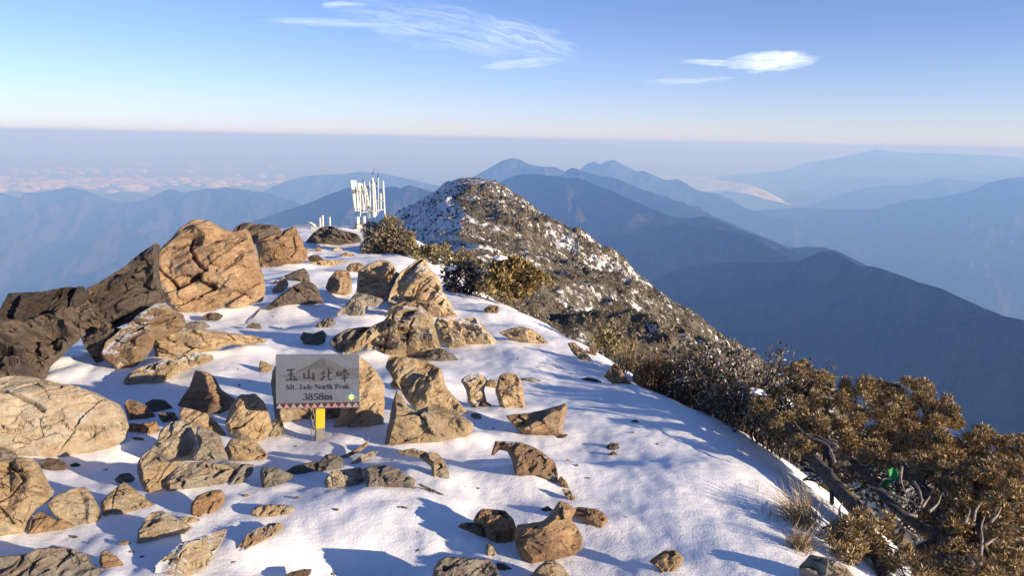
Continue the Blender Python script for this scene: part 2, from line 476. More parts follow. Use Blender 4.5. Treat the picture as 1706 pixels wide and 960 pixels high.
def build_summit():
    n = 300
    c = px_line(CREST, n)
    c[:, 0] += 1.6 * fbm(xyz(c[:, 1] * 0.11, 0, 0), 4, seed=61) * np.clip(np.linspace(0, 8, n), 0, 1)
    tris = []
    t = np.linspace(0, 1, 330)
    right = bez(c, px_line(SPUR, n), t, 2.0)
    right[..., 2] += summit_noise(right, t, 31) * np.clip(np.linspace(0, 6, n), 0.06, 1)[:, None]
    S_, T_ = np.meshgrid(np.linspace(0, 1, n), t, indexing='ij')
    warp = fbm(xyz(S_ * 5, T_ * 4), 3, seed=70) * 0.05
    gully = fbm(xyz((S_ + warp + 0.10 * T_) * 15, T_ * 3.0), 4, gain=0.6, seed=71, ridged=True)
    wq = np.clip(T_ * 5, 0, 1) * np.clip(S_ * 7, 0.1, 1)
    edge_ = 1 - 0.75 * T_ ** 5
    right[..., 2] += 1.15 * gully * wq * edge_
    crag = np.clip(fbm(right * 0.16, 3, seed=73) - 0.28, 0, 1)
    right[..., 2] += 1.6 * crag * wq * edge_
    snow_r = np.clip(-gully * 0.9 - 2 * crag, -1, 1)
    t2 = np.linspace(0, 1, 150)
    left = bez(c, px_line(LEFT, n), t2, -0.8)
    left[:, 0, :] = right[:, 0, :]
    left[..., 2] += summit_noise(left, t2, 31) * np.clip(np.linspace(0, 6, n), 0.06, 1)[:, None] * np.clip(t2 * 8, 0, 1)[None, :]
    # the far sides, falling away behind the two skylines
    def skirt(edge, dx, dy):
        k = np.linspace(0, 1, 14)
        e = edge[:, None, :] + np.stack([k * dx, k * dy, -60 * k ** 1.15], -1)[None]
        e[..., 2] -= 0.3 * k[None, :]
        return e
    parts = [right, left[:, ::-1], skirt(right[:, -1], 22, 45)[:, :], skirt(left[:, -1], -30, 40)[:, ::-1]]
    V, Fs, off = [], [], 0
    for P in parts:
        V.append(P.reshape(-1, 3)); Fs.append(grid_faces(*P.shape[:2])[:, ::-1] + off); off += P.shape[0] * P.shape[1]
    o = mesh_ob("mountainside", np.concatenate(V), np.concatenate(Fs), M_SUMMIT)
    at_ = o.data.attributes.new("hollow", 'FLOAT', 'POINT')
    vals = np.zeros(off, dtype=np.float32); vals[:snow_r.size] = snow_r.ravel()
    vals[snow_r.size:snow_r.size + left.shape[0] * left.shape[1]] = 0.25
    at_.data.foreach_set("value", vals)
    tag(o, "scrubby snow dusted peak at the far end of the ridge", kind="structure")
    return right, left
SUMMIT_R, SUMMIT_L = build_summit()

# low scrub on the peak: real tufts, far too many to count
def mat_scrub():
    m, nt, b = new_mat("scrub")
    g = N(nt, "ShaderNodeNewGeometry")
    r = g.outputs["Random Per Island"]
    ramp = nt.nodes.new("ShaderNodeValToRGB")
    e = ramp.color_ramp.elements
    e.new(0.35); e.new(0.62); e.new(0.88)
    for el, p, c in zip(e, (0.0, 0.35, 0.62, 0.88, 1.0), ((0.05, 0.042, 0.03), (0.105, 0.085, 0.055), (0.155, 0.128, 0.086), (0.21, 0.175, 0.125), (0.30, 0.26, 0.2))):
        el.position = p; el.color = (*c, 1)
    nt.links.new(r, ramp.inputs[0])
    nt.links.new(ramp.outputs[0], b.inputs["Base Color"])
    b.inputs["Roughness"].default_value = 0.9
    b.inputs["Specular IOR Level"].default_value = 0.1
    return m
M_SCRUB = mat_scrub()

def build_scrub():
    rng = np.random.default_rng(5)
    # a lumpy tuft of 11 corners
    V, Fc = [], []
    off = 0
    near = []
    while len(near) < 20000:
        yy_ = np.where(rng.random(4000) < 0.75, rng.uniform(6, 22, 4000), rng.uniform(5, 44, 4000)); xx_ = np.interp(yy_, _ys, _xr) + 0.8 + rng.gamma(1.4, 2.6, 4000) * yy_ / 12
        zz_ = gz(xx_, yy_)
        near += list(np.stack([xx_, yy_, zz_], -1))
    near = np.array(near)
    for P, count in ((SUMMIT_R, 36000), (SUMMIT_L, 3000), (None, len(near))):
        if P is None:
            c = near
        else:
            n, m = P.shape[:2]
            a = np.linalg.norm(np.cross(P[1:, :-1] - P[:-1, :-1], P[:-1, 1:] - P[:-1, :-1]), axis=-1)
            dist = np.linalg.norm(P[:-1, :-1], axis=-1)
            w = (a / np.maximum(dist, 30) ** 0.9).ravel(); w /= w.sum()
            k = rng.choice(len(w), count, p=w)
            i, j = k // (m - 1), k % (m - 1)
            fr = rng.random((count, 2, 1))
            c = P[i, j] + (P[i + 1, j] - P[i, j]) * fr[:, 0] + (P[i, j + 1] - P[i, j]) * fr[:, 1]
        keep = fbm(c * 0.22, 3, seed=77) > -0.22
        c = c[keep]
        count = len(c)
        s = rng.uniform(0.06, 0.17, count) * np.clip(np.linalg.norm(c, axis=1) / 90, 0.6 if P is None else 0.55, 1.15) * (1.5 if P is None else 1.0)
        ang = rng.random(count) * 6.283
        nb = 4
        ring = np.arange(nb) / nb * 6.283
        rad = rng.uniform(0.6, 1.25, (count, nb))
        aa = ring[None] + ang[:, None]
        low = np.stack([np.cos(aa) * rad, np.sin(aa) * rad, rng.uniform(-0.6, -0.2, (count, nb))], -1)
        mid = np.stack([np.cos(aa + 0.5) * rad * 0.75, np.sin(aa + 0.5) * rad * 0.75, rng.uniform(0.25, 0.8, (count, nb))], -1)
        top = np.stack([rng.normal(0, .25, count), rng.normal(0, .25, count), rng.uniform(0.7, 1.3, count)], -1)[:, None]
        vv = np.concatenate([low, mid, top], 1) * s[:, None, None] + c[:, None, :]
        V.append(vv.reshape(-1, 3))
        f = []
        for q in range(nb):
            q2 = (q + 1) % nb
            f += [(q, q2, nb + q), (q2, nb + q2, nb + q), (nb + q, nb + q2, 2 * nb)]
        f = np.array(f)
        Fc.append((f[None] + (np.arange(count) * (2 * nb + 1))[:, None, None] + off).reshape(-1, 3))
        off += count * (2 * nb + 1)
    o = mesh_ob("scrub", np.concatenate(V), np.concatenate(Fc), M_SCRUB, smooth=False)
    tag(o, "low brown scrub covering the snow dusted peak", "scrub", kind="stuff")
build_scrub()

# ------------------------------------------------------------------ far mountains, valley floor, cloud sea
def mat_forest(name, c1, c2):
    m, nt, b = new_mat(name)
    tcn = N(nt, "ShaderNodeTexCoord")
    n1 = NOISE(nt, tcn.outputs["Object"], 0.012, 8, 0.7)
    n2 = NOISE(nt, tcn.outputs["Object"], 0.0022, 5, 0.6)
    f = MATH(nt, 'ADD', MATH(nt, 'MULTIPLY', n1, 0.6), MATH(nt, 'MULTIPLY', n2, 0.4))
    nt.links.new(MIX(nt, RAMP(nt, f, [(0.42, 0.0), (0.6, 1.0)]), c1, c2), b.inputs["Base Color"])
    b.inputs["Roughness"].default_value = 0.95
    b.inputs["Specular IOR Level"].default_value = 0.0
    bp = N(nt, "ShaderNodeBump", i_Strength=1.0, i_Distance=22.0)
    nt.links.new(NOISE(nt, tcn.outputs["Object"], 0.045, 4, 0.7), bp.inputs["Height"])
    nt.links.new(bp.outputs[0], b.inputs["Normal"])
    return m
M_FOREST = mat_forest("forest_slope", (0.035, 0.042, 0.02), (0.085, 0.078, 0.04))
M_FLOOR = mat_forest("valley_floor", (0.04, 0.05, 0.03), (0.07, 0.07, 0.045))

FLOOR_Z = -2900.0
def ridge(name, pts, slope_l, slope_r, rough, seed, label, ext=(0, 0), n=190, m=50, freq=None, sub=1.0):
    """a mountain ridge under a skyline given by landmarks; both flanks fall to the valley floor"""
    P = px_line(pts, n)
    ch = P[-1] - P[0]
    ch[2] = 0
    ch /= np.linalg.norm(ch)
    # carry the crest on beyond both ends, falling
    step = np.linspace(0, 1, 40)[1:]
    a = P[0] - ch * (step[::-1] * ext[0])[:, None] * 1.0
    a[:, 2] -= 0.45 * ext[0] * step[::-1]
    b_ = P[-1] + ch * (step * ext[1])[:, None]
    b_[:, 2] -= 0.30 * ext[1] * step
    P = np.concatenate([a, P, b_])
    nn = len(P)
    perp = np.array([-ch[1], ch[0], 0.0])          # left of the crest direction
    D = 3600.0
    k = np.linspace(-1, 1, 2 * m + 1)
    d = np.sign(k) * np.abs(k) ** 1.8 * D
    V = P[:, None, :] + perp[None, None, :] * d[None, :, None]
    sl = np.where(d > 0, slope_l, slope_r)
    ad = np.abs(d)
    drop = ad * sl * (1 - 0.16 * np.clip(ad / 2500, 0, 1))
    V[..., 2] -= drop[None, :]
    fq = freq or 1 / 900.0
    q = np.stack([V[..., 0], V[..., 1], V[..., 2] * 0.25], -1)
    spur = fbm(q * fq, 6, gain=0.52, seed=seed, ridged=True)
    amp = rough * (1 - np.exp(-ad / 260.0))
    V[..., 2] += amp[None, :] * (spur - 0.55) * sub
    V[..., 2] += (rough * 0.45 * (1 - np.exp(-ad / 120.0)))[None, :] * (fbm(q * fq * 3.1, 5, gain=0.6, seed=seed + 50, ridged=True) - 0.45)
    V[..., 2] += 7 * fbm(q / 60.0, 3, seed=seed + 4) * np.clip(ad / 60, 0.25, 1)[None, :]
    V[..., 2] = np.maximum(V[..., 2], FLOOR_Z + 20 * fbm(q / 700.0, 2, seed=seed + 9) - 25)
    o = mesh_ob(name, V.reshape(-1, 3), grid_faces(nn, 2 * m + 1), M_FOREST)
    tag(o, label, kind="structure")
    return o

ridge("mountain_ridge", [(1120, 452, 2950), (1180, 438, 2900), (1250, 437, 2800), (1310, 437, 2700), (1330, 436, 2650), (1355, 424, 2600), (1370, 419, 2550), (1387, 418, 2500), (1400, 424, 2450), (1430, 443, 2350),
      (1450, 444, 2300), (1470, 448, 2230), (1490, 455, 2160), (1530, 470, 2040), (1570, 482, 1920), (1620, 505, 1780), (1670, 527, 1640), (1706, 533, 1560)], 0.80, 0.80, 420, 3,
      "nearest forested spur dark in its own shade below the snowy crest", ext=(900, 900))
ridge("mountain_ridge", [(1040, 392, 4300), (1090, 385, 4100), (1110, 375, 4000), (1130, 372, 3900), (1150, 374, 3850), (1180, 384, 3750), (1205, 383, 3650), (1230, 389, 3550), (1250, 395, 3500), (1280, 410, 3400), (1310, 428, 3300), (1330, 440, 3250)],
      0.70, 0.8, 420, 15, "wooded shoulder with a sunlit top behind the nearest spur", ext=(300, 900))
ridge("mountain_ridge", [(1300, 418, 4300), (1320, 413, 4250), (1340, 411, 4200), (1370, 412, 4100), (1395, 418, 4000), (1420, 430, 3900)], 0.7, 0.8, 300, 27, "small wooded knoll beyond the nearest spur", ext=(700, 700))
ridge("mountain_ridge", [(800, 322, 6500), (832, 305, 6300), (845, 297, 6200), (862, 291, 6100), (875, 290, 6050), (895, 289, 6000), (910, 292, 5900), (928, 293, 5800), (945, 297, 5700), (965, 296, 5600), (990, 307, 5400), (1020, 318, 5200), (1050, 332, 5000),
      (1080, 345, 4800), (1105, 356, 4650), (1130, 362, 4550), (1150, 363, 4450), (1175, 360, 4350), (1200, 370, 4200), (1240, 385, 4050), (1290, 402, 3900)], 0.72, 0.75, 480, 41,
      "broad dark mountain standing just behind the snow dusted peak", ext=(1200, 900))
ridge("mountain_ridge", [(900, 305, 8600), (935, 293, 8400), (945, 283, 8300), (955, 279, 8250), (970, 285, 8150), (1000, 293, 8000), (1020, 295, 7900), (1035, 300, 7800), (1060, 312, 7600), (1085, 320, 7400), (1110, 330, 7200), (1130, 335, 7000),
      (1150, 345, 6800), (1200, 365, 6400), (1260, 390, 6000), (1310, 410, 5700), (1390, 440, 5300)], 0.68, 0.7, 420, 55, "blue ridge running down to the valley behind the broad dark mountain", ext=(1200, 900))
ridge("mountain_ridge", [(785, 296, 10800), (800, 288, 10700), (820, 277, 10600), (838, 267, 10500), (852, 263, 10450), (865, 265, 10400), (880, 273, 10300), (900, 277, 10200), (925, 278, 10100), (945, 287, 10000), (980, 300, 9800)], 0.65, 0.65, 380, 63,
      "hazy blue peak rising left of the twin summits", ext=(2500, 1500))
ridge("mountain_ridge", [(930, 300, 13600), (968, 281, 13300), (978, 272, 13250), (990, 269, 13200), (1002, 274, 13100), (1012, 268, 13000), (1022, 266, 12950), (1040, 275, 12850), (1062, 286, 12700), (1070, 284, 12650), (1085, 290, 12500), (1110, 300, 12300),
      (1130, 298, 12200), (1150, 310, 12000), (1165, 318, 11800), (1195, 322, 11600), (1250, 350, 11000), (1330, 372, 10300)], 0.6, 0.6, 420, 71, "pale twin summits in the middle of the haze", ext=(2500, 1500))
ridge("mountain_ridge", [(400, 376, 6600), (470, 352, 6400), (510, 340, 6300), (545, 325, 6200), (575, 314, 6100), (595, 309, 6050), (640, 313, 5900), (657, 310, 5850), (668, 314, 5800), (680, 308, 5750), (700, 313, 5700), (712, 317, 5650), (760, 330, 5500)], 0.65, 0.7, 400, 83,
      "dark blue ridge behind the antenna station", ext=(2200, 1500))
ridge("mountain_ridge", [(-120, 318, 13500), (-40, 316, 13300), (0, 321, 13200), (25, 327, 13100), (33, 330, 13050), (45, 321, 13000), (62, 321, 12900), (90, 316, 12800), (112, 312, 12700), (125, 314, 12600), (145, 318, 12500), (160, 325, 12400), (175, 331, 12300), (195, 337, 12200),
      (225, 336, 12100), (245, 332, 12000), (262, 323, 11900), (282, 315, 11800), (295, 317, 11700), (305, 321, 11650), (320, 318, 11600), (345, 314, 11500), (358, 315, 11400), (376, 311, 11300), (390, 314, 11200), (410, 316, 11100), (440, 320, 11000), (470, 330, 10800), (500, 340, 10600), (540, 362, 10300)],
      0.6, 0.6, 620, 91, "long pale blue range with a jagged crest beyond the left valley", ext=(2500, 2000), n=260)
ridge("mountain_ridge", [(150, 332, 19000), (170, 325, 18900), (200, 319, 18700), (225, 321, 18500), (250, 326, 18300)], 0.5, 0.5, 250, 97, "small faint hill in the gap of the long range", ext=(2500, 2500))
ridge("mountain_ridge", [(420, 325, 16500), (440, 318, 16300), (470, 304, 16000), (490, 298, 15900), (512, 293, 15800), (540, 291, 15600), (570, 290, 15400), (600, 286, 15200), (640, 289, 15000), (690, 300, 14700), (740, 312, 14400)], 0.55, 0.55, 380, 103,
      "faint far ridge behind the antenna mast tops", ext=(3500, 3000))
ridge("mountain_ridge", [(1194, 294, 27000), (1230, 290, 26800), (1300, 285, 26400), (1320, 280, 26200), (1340, 272, 26000), (1370, 267, 25800), (1400, 262, 25600), (1430, 255, 25400), (1460, 249, 25200), (1490, 253, 25000), (1530, 254, 24800), (1580, 256, 24500),
      (1640, 258, 24100), (1680, 260, 23900), (1720, 266, 23600), (1850, 280, 23000)], 0.5, 0.5, 520, 111, "highest far range fading into the right horizon", ext=(4000, 3000))
ridge("mountain_ridge", [(1380, 332, 15500), (1410, 322, 15400), (1440, 313, 15300), (1480, 309, 15100), (1520, 309, 15000), (1550, 302, 14900), (1570, 298, 14800), (1600, 300, 14700), (1640, 303, 14500), (1680, 306, 14300), (1800, 320, 14000)], 0.5, 0.5, 420, 121,
      "flat topped hazy ridge in the middle of the right valley", ext=(4000, 2000))
ridge("mountain_ridge", [(1240, 352, 12500), (1330, 346, 12000), (1450, 350, 11300), (1510, 334, 11000), (1570, 328, 10700), (1620, 317, 10400), (1650, 304, 10200), (1680, 297, 10000), (1706, 295, 9900), (1760, 296, 9700), (1850, 310, 9500)], 0.45, 0.5, 460, 131,
      "long hazy slope climbing out of the right edge of the valley", ext=(2500, 2500))
ridge("mountain_ridge", [(1380, 302, 20500), (1400, 299, 20400), (1460, 296, 20000), (1520, 299, 19700), (1590, 292, 19300), (1706, 291, 18700), (1820, 300, 18300)], 0.5, 0.5, 300, 141, "thin pale ridge line between the far range and the flat topped ridge", ext=(3000, 2500))

def build_floor():
    xs = np.r_[-118000, np.linspace(-40000, 40000, 140), 118000]
    ys = np.r_[-18000, np.linspace(-3000, 60000, 140), 90000, 138000]
    X, Y = np.meshgrid(xs, ys, indexing='ij')
    z = FLOOR_Z + 220 * fbm(xyz(X / 5200, Y / 5200), 5, seed=8)
    o = mesh_ob("valley_floor", np.stack([X, Y, z], -1).reshape(-1, 3), grid_faces(*X.shape), M_FLOOR)
    tag(o, "lowland valley floor far below the ridge", kind="structure")
build_floor()

def mat_cloud():
    m, nt, b = new_mat("cloud_top")
    b.inputs["Base Color"].default_value = (0.66, 0.76, 0.84, 1)
    b.inputs["Roughness"].default_value = 1.0
    b.inputs["Specular IOR Level"].default_value = 0.0
    return m
M_CLOUD = mat_cloud()

def build_cloud_lake():
    n = 120
    xs, ys = np.linspace(-1, 1, n), np.linspace(-1, 1, n)
    X, Y = np.meshgrid(xs, ys, indexing='ij')
    c = at(1158, 303, 22500)
    wx, wy = X * 1500 + c[0], Y * 4300 + c[1]
    r = np.sqrt(X ** 2 + Y ** 2) + 0.22 * fbm(xyz(wx / 1100, wy / 1800), 4, seed=4)
    z = c[2] + 75 * fbm(xyz(wx / 420, wy / 420), 5, gain=0.6, seed=6) - 150 * np.clip((r - 0.82) / 0.28, 0, 1.4) ** 2
    o = mesh_ob("valley_cloud", np.stack([wx, wy, z], -1).reshape(-1, 3), grid_faces(n, n), M_CLOUD)
    tag(o, "white sheet of cloud filling the valley between the twin summits and the far range", "cloud", kind="stuff")
build_cloud_lake()

def build_cloud_sea():
    """banks of small cumulus over the lowland left of the peak"""
    rng = np.random.default_rng(12)
    base = []
    t = (1 + 5 ** 0.5) / 2
    ico = np.array([(-1, t, 0), (1, t, 0), (-1, -t, 0), (1, -t, 0), (0, -1, t), (0, 1, t), (0, -1, -t), (0, 1, -t), (t, 0, -1), (t, 0, 1), (-t, 0, -1), (-t, 0, 1)], float)
    ico /= np.linalg.norm(ico[0])
    fi = np.array([(0, 11, 5), (0, 5, 1), (0, 1, 7), (0, 7, 10), (0, 10, 11), (1, 5, 9), (5, 11, 4), (11, 10, 2), (10, 7, 6), (7, 1, 8), (3, 9, 4), (3, 4, 2), (3, 2, 6), (3, 6, 8), (3, 8, 9), (4, 9, 5), (2, 4, 11), (6, 2, 10), (8, 6, 7), (9, 8, 1)])
    # two subdivisions
    v, f = list(map(tuple, ico)), fi.tolist()
    for _ in range(1):
        mid, nf = {}, []
        def mp(a, b_):
            k = (min(a, b_), max(a, b_))
            if k not in mid:
                p = np.array(v[a]) + np.array(v[b_]); p /= np.linalg.norm(p)
                v.append(tuple(p)); mid[k] = len(v) - 1
            return mid[k]
        for a, b_, c in f:
            x, y, z = mp(a, b_), mp(b_, c), mp(c, a)
            nf += [(a, x, z), (b_, y, x), (c, z, y), (x, y, z)]
        f = nf
    v, f = np.array(v), np.array(f)
    V, Fa, off = [], [], 0
    for px, py, spread, cnt, big in [(60, 306, 95, 120, 1.0), (180, 304, 90, 120, 1.0), (300, 302, 80, 120, 1.0), (210, 312, 24, 30, 1.5), (370, 305, 45, 60, 1.1), (120, 285, 130, 90, 0.8), (300, 275, 120, 70, 0.7), (30, 312, 60, 60, 1.2), (420, 300, 50, 40, 0.8)]:
        for _ in range(int(cnt * 0.45)):
            u, w = px + rng.normal(0, spread * 0.55), py + rng.normal(0, 4.0)
            d = dir_of(u, w)
            zz = -1900 + rng.normal(0, 60)
            if d[2] > -0.02:
                continue
            c = d * (zz / d[2])
            if c[1] < 18000 or c[1] > 60000:
                continue
            s = rng.uniform(90, 250) * big * c[1] / 30000
            k = v * s * np.array([1.5, 1.3, rng.uniform(0.35, 0.6)])
            k = k + s * 0.35 * fbm((k + c) / (s * 0.9), 3, seed=5)[:, None] * v
            V.append(k + c); Fa.append(f + off); off += len(v)
    o = mesh_ob("cloud_sea", np.concatenate(V), np.concatenate(Fa), M_CLOUD)
    tag(o, "distant banks of small white clouds over the lowland on the left", "clouds", kind="stuff")
build_cloud_sea()

# ------------------------------------------------------------------ the air
HAZE_D = 1.5e-4
def build_haze():
    m = bpy.data.materials.new("haze_air")
    m.use_nodes = True
    nt = m.node_tree
    nt.nodes.remove(nt.nodes["Principled BSDF"])
    pv = nt.nodes.new("ShaderNodeVolumePrincipled")
    pv.inputs["Color"].default_value = (0.205, 0.42, 1.0, 1)
    pv.inputs["Absorption Color"].default_value = (0.715, 0.632, 1, 1)
    pv.inputs["Density"].default_value = HAZE_D
    pv.inputs["Anisotropy"].default_value = 0.0
    nt.links.new(pv.outputs[0], nt.nodes["Material Output"].inputs["Volume"])
    x0, x1, y0, y1, z0, z1 = -120000, 120000, -20000, 140000, FLOOR_Z - 400, 38.0
    V = [(x, y, z) for x in (x0, x1) for y in (y0, y1) for z in (z0, z1)]
    Fh = [(0, 1, 3, 2), (4, 6, 7, 5), (0, 4, 5, 1), (2, 3, 7, 6), (0, 2, 6, 4), (1, 5, 7, 3)]
    o = mesh_ob("haze", V, Fh, m, smooth=False)
    tag(o, "blue morning haze filling the valleys to the horizon", "haze", kind="stuff")
build_haze()
# ------------------------------------------------------------------ rocks
def inside_poly(pts, poly):
    x, y = pts[:, 0], pts[:, 1]
    r = np.zeros(len(pts), bool)
    for (x0, y0), (x1, y1) in zip(poly, np.roll(poly, -1, 0)):
        c = ((y0 > y) != (y1 > y)) & (x < (x1 - x0) * (y - y0) / (y1 - y0 + 1e-12) + x0)
        r ^= c
    return r

def seg_dist(pts, a, b):
    ab = b - a
    t = np.clip(((pts - a) @ ab) / (ab @ ab + 1e-12), 0, 1)
    return np.linalg.norm(pts - a - t[:, None] * ab, axis=1)

def poly_dist(pts, poly, closed=True):
    d = np.full(len(pts), 1e9)
    q = np.roll(poly, -1, 0) if closed else poly[1:]
    for a, b in zip(poly, q):
        d = np.minimum(d, seg_dist(pts, a, b))
    return d

ROCKS = {}
FEET = []         # where snow banks up against the rocks
_rn = [0]
def rock(key, name, label, mat, outline, lean=14, thick=1.0, ridges=(), cracks=(), base=None, Y=None, rough=1.0, edge=2.3, nf=5, group="rocks lying on the snowy ridge", cat="rock", seed=None, top=True, sink=0.05):
    """A rock with the outline, lean, facets and cracks seen in the photograph, standing where its foot meets the snow."""
    _rn[0] += 1
    sd = seed if seed is not None else _rn[0] * 13 + 5
    rng = np.random.default_rng(sd)
    px = np.array(outline, float)
    if base is None:
        k = np.argmax(px[:, 1])
        base = (px[:, 0][px[:, 1] > px[k, 1] - 6].mean(), px[k, 1] - sink * np.ptp(px[:, 1]))
    B = at(base[0], base[1], Y) if Y else ground_hit(*base)
    c_px = px.mean(0)
    d = dir_of(*c_px); d = d / np.linalg.norm(d)
    upw = np.array([0, 0, 1.0])
    right = np.cross(d, upw); right /= np.linalg.norm(right)
    upp = np.cross(right, d)
    lam = math.radians(lean)
    up = math.cos(lam) * upp + math.sin(lam) * d
    nrm = np.cross(right, up)
    nrm /= np.linalg.norm(nrm)
    if nrm @ d > 0: nrm = -nrm
    def loc2(p):
        dd = np.array([dir_of(*q) for q in np.atleast_2d(np.array(p, float))])
        t = (B @ nrm) / (dd @ nrm)
        P = dd * t[:, None] - B
        return np.stack([P @ right, P @ up], -1)
    out = loc2(px)
    w = np.abs(np.sum(out[:, 0] * np.roll(out[:, 1], -1) - out[:, 1] * np.roll(out[:, 0], -1))) / 2
    size = math.sqrt(w)
    pxs = math.sqrt(np.ptp(px[:, 0]) * np.ptp(px[:, 1]))
    nseg = max(11, min(80, pxs / 2.0))
    h = size / nseg
    # densify the outline and roughen it
    dense = []
    for a, b in zip(out, np.roll(out, -1, 0)):
        n = max(1, int(np.linalg.norm(b - a) / h))
        for i in range(n):
            dense.append(a + (b - a) * i / n)
    dense = np.array(dense)
    # round the corners of the trace a little, then break the line
    for _ in range(2):
        dense = 0.5 * dense + 0.25 * (np.roll(dense, 1, 0) + np.roll(dense, -1, 0))
    cen = out.mean(0)
    off = fbm(np.c_[dense / size * 6, np.full(len(dense), sd)], 3, seed=sd)
    dirs = dense - cen; dirs /= np.linalg.norm(dirs, axis=1)[:, None] + 1e-9
    dense = dense + dirs * (off * size * 0.018)[:, None]
    # interior points
    lo, hi = dense.min(0), dense.max(0)
    gx, gy = np.arange(lo[0], hi[0], h), np.arange(lo[1], hi[1], h * 0.866)
    X, Yg = np.meshgrid(gx, gy)
    X = X + (np.arange(len(gy)) % 2)[:, None] * h * 0.5
    pts = np.c_[X.ravel(), Yg.ravel()] + rng.normal(0, h * 0.12, (X.size, 2))
    pts = pts[inside_poly(pts, dense)]
    de = poly_dist(pts, dense)
    keep = de > h * 0.55
    pts, de = pts[keep], de[keep]
    allp = np.r_[dense, pts]
    alld = np.r_[np.zeros(len(dense)), de]
    H = 0.36 * size * thick
    # form: bevelled rim, a leaning top, broken faces
    b = np.minimum(edge * alld + 0.02 * size * (alld > 0), 10)
    rim = b.copy()
    R = 0.20 * size
    b = np.minimum(b, H * (1 - (1 - np.clip(alld / R, 0, 1)) ** 2) ** 0.5 * 1.15)
    planes = []
    rel = allp - cen
    ext = np.ptp(out, axis=0)
    if top:
        line = 0.10 * ext[1]
        planes.append(H * 1.0 - 0.75 * (rel[:, 1] - line))
        planes.append(H * 1.0 + 0.28 * (rel[:, 1] - line))
    for r in ridges:
        a, q = loc2(r[0:2])[0], loc2(r[2:4])[0]
        t = (q - a) / np.linalg.norm(q - a)
        n2 = np.array([-t[1], t[0]])
        s = (allp - a) @ n2
        hk = H * (r[6] if len(r) > 6 else 1.0)
        planes.append(np.where(s > 0, hk - r[4] * s, hk + r[5] * s))
    for k in range(nf):
        ph = rng.uniform(0, 6.283)
        sl = rng.uniform(0.12, 0.85)
        hk = H * rng.uniform(0.72, 1.05)
        planes.append(hk - sl * (rel @ np.array([math.cos(ph), math.sin(ph)]) - rng.uniform(0.0, 0.22) * size))
    for p in planes:
        b = np.minimum(b, p)
    b = np.maximum(b, np.minimum(rim, 0.16 * H + 0.25 * alld))
    fade = np.clip(alld / (0.10 * size), 0, 1)
    q3 = np.c_[allp / size, np.full(len(allp), sd * 0.37)]
    th = rng.uniform(-0.5, 0.9)
    rot = np.c_[q3[:, 0] * math.cos(th) + q3[:, 1] * math.sin(th), -q3[:, 0] * math.sin(th) + q3[:, 1] * math.cos(th), q3[:, 2]]
    b = b + fade * size * rough * (0.026 * fbm(q3 * 2.3, 3, seed=sd) + 0.014 * fbm(rot * np.array([3, 11, 1]), 3, seed=sd + 2, ridged=True) + 0.014 * fbm(q3 * 22, 4, gain=0.65, seed=sd + 4))
    # broken steps
    st = fbm(rot * np.array([1.6, 4.2, 1]), 2, seed=sd + 8)
    b = b + fade * size * rough * (0.040 * np.tanh(st * 12) + 0.016 * np.tanh(14 * fbm(rot * np.array([4.5, 9, 1]), 2, seed=sd + 21)))
    # jointed blocks: each patch of the face has its own slight tilt and step
    nc = int(rng.integers(9, 17))
    cc = cen + (rng.random((nc, 2)) - 0.5) * np.ptp(out, axis=0)
    strat = np.array([math.cos(th), math.sin(th)])
    dv = allp[:, None, :] + (fbm(np.c_[allp / size * 5, np.full(len(allp), 3.3)], 3, seed=sd + 31) * 0.10 * size)[:, None, None] - cc[None]
    al, ac = dv @ strat, dv @ np.array([-strat[1], strat[0]])
    cd = np.sqrt((al * 0.62) ** 2 + (ac * 1.35) ** 2)
    cell = np.argmin(cd, axis=1)
    cs = np.sort(cd, axis=1)
    joint = np.exp(-((cs[:, 1] - cs[:, 0]) / (0.016 * size)) ** 2) * (fbm(np.c_[allp / size * 1.7, np.full(len(allp), sd * 1.1)], 2, seed=sd + 41) > 0.02)
    b = b - 0.035 * size * rough * joint * np.clip(alld / (0.06 * size), 0, 1)
    grad = rng.normal(0, 0.22, (nc, 2)); step = rng.normal(0, 0.022 * size, nc)
    rc = allp - cc[cell]
    b = b + np.clip(alld / (0.14 * size), 0, 1) * rough * (np.sum(rc * grad[cell], 1) + step[cell])
    for c in cracks:
        cl = loc2(np.array(c).reshape(-1, 2))
        wob = fbm(np.c_[allp / size * 7, np.zeros(len(allp))], 2, seed=sd + 11) * 0.012 * size
        dc = poly_dist(allp, cl, closed=False) + wob
        wd = max(h * 1.05, 0.011 * size)
        b = b - 0.10 * size * np.exp(-(dc / wd) ** 2)
    co = [Vector((p[0], p[1])) for p in allp]
    nd = len(dense)
    edges = [(i, (i + 1) % nd) for i in range(nd)]
    v2, e2, f2, ov, oe, of = delaunay_2d_cdt(co, edges, [list(range(nd))], 1, 1e-7)
    n0 = len(v2)
    idx = np.array([o_[0] if o_ else -1 for o_ in ov])
    p2 = np.array([(v.x, v.y) for v in v2])
    bb = np.where(idx >= 0, b[np.clip(idx, 0, None)], 0.0)
    isd = (idx >= 0) & (idx < nd)
    front = right[None] * p2[:, :1] + up[None] * p2[:, 1:2] + nrm[None] * bb[:, None]
    # the back: a coarser, deeper copy that runs down into the ground
    hb = h * 4
    gx, gy = np.arange(lo[0], hi[0], hb), np.arange(lo[1], hi[1], hb)
    X, Yg = np.meshgrid(gx, gy)
    bp = np.c_[X.ravel(), Yg.ravel()]
    bp = bp[inside_poly(bp, dense)]
    dbk = poly_dist(bp, dense) if len(bp) else np.zeros(0)
    bp, dbk = bp[dbk > hb * 0.5], dbk[dbk > hb * 0.5]
    allb = np.r_[dense, bp]
    v3, e3, f3, ov3, _, _ = delaunay_2d_cdt([Vector((p[0], p[1])) for p in allb], edges, [list(range(nd))], 1, 1e-7)
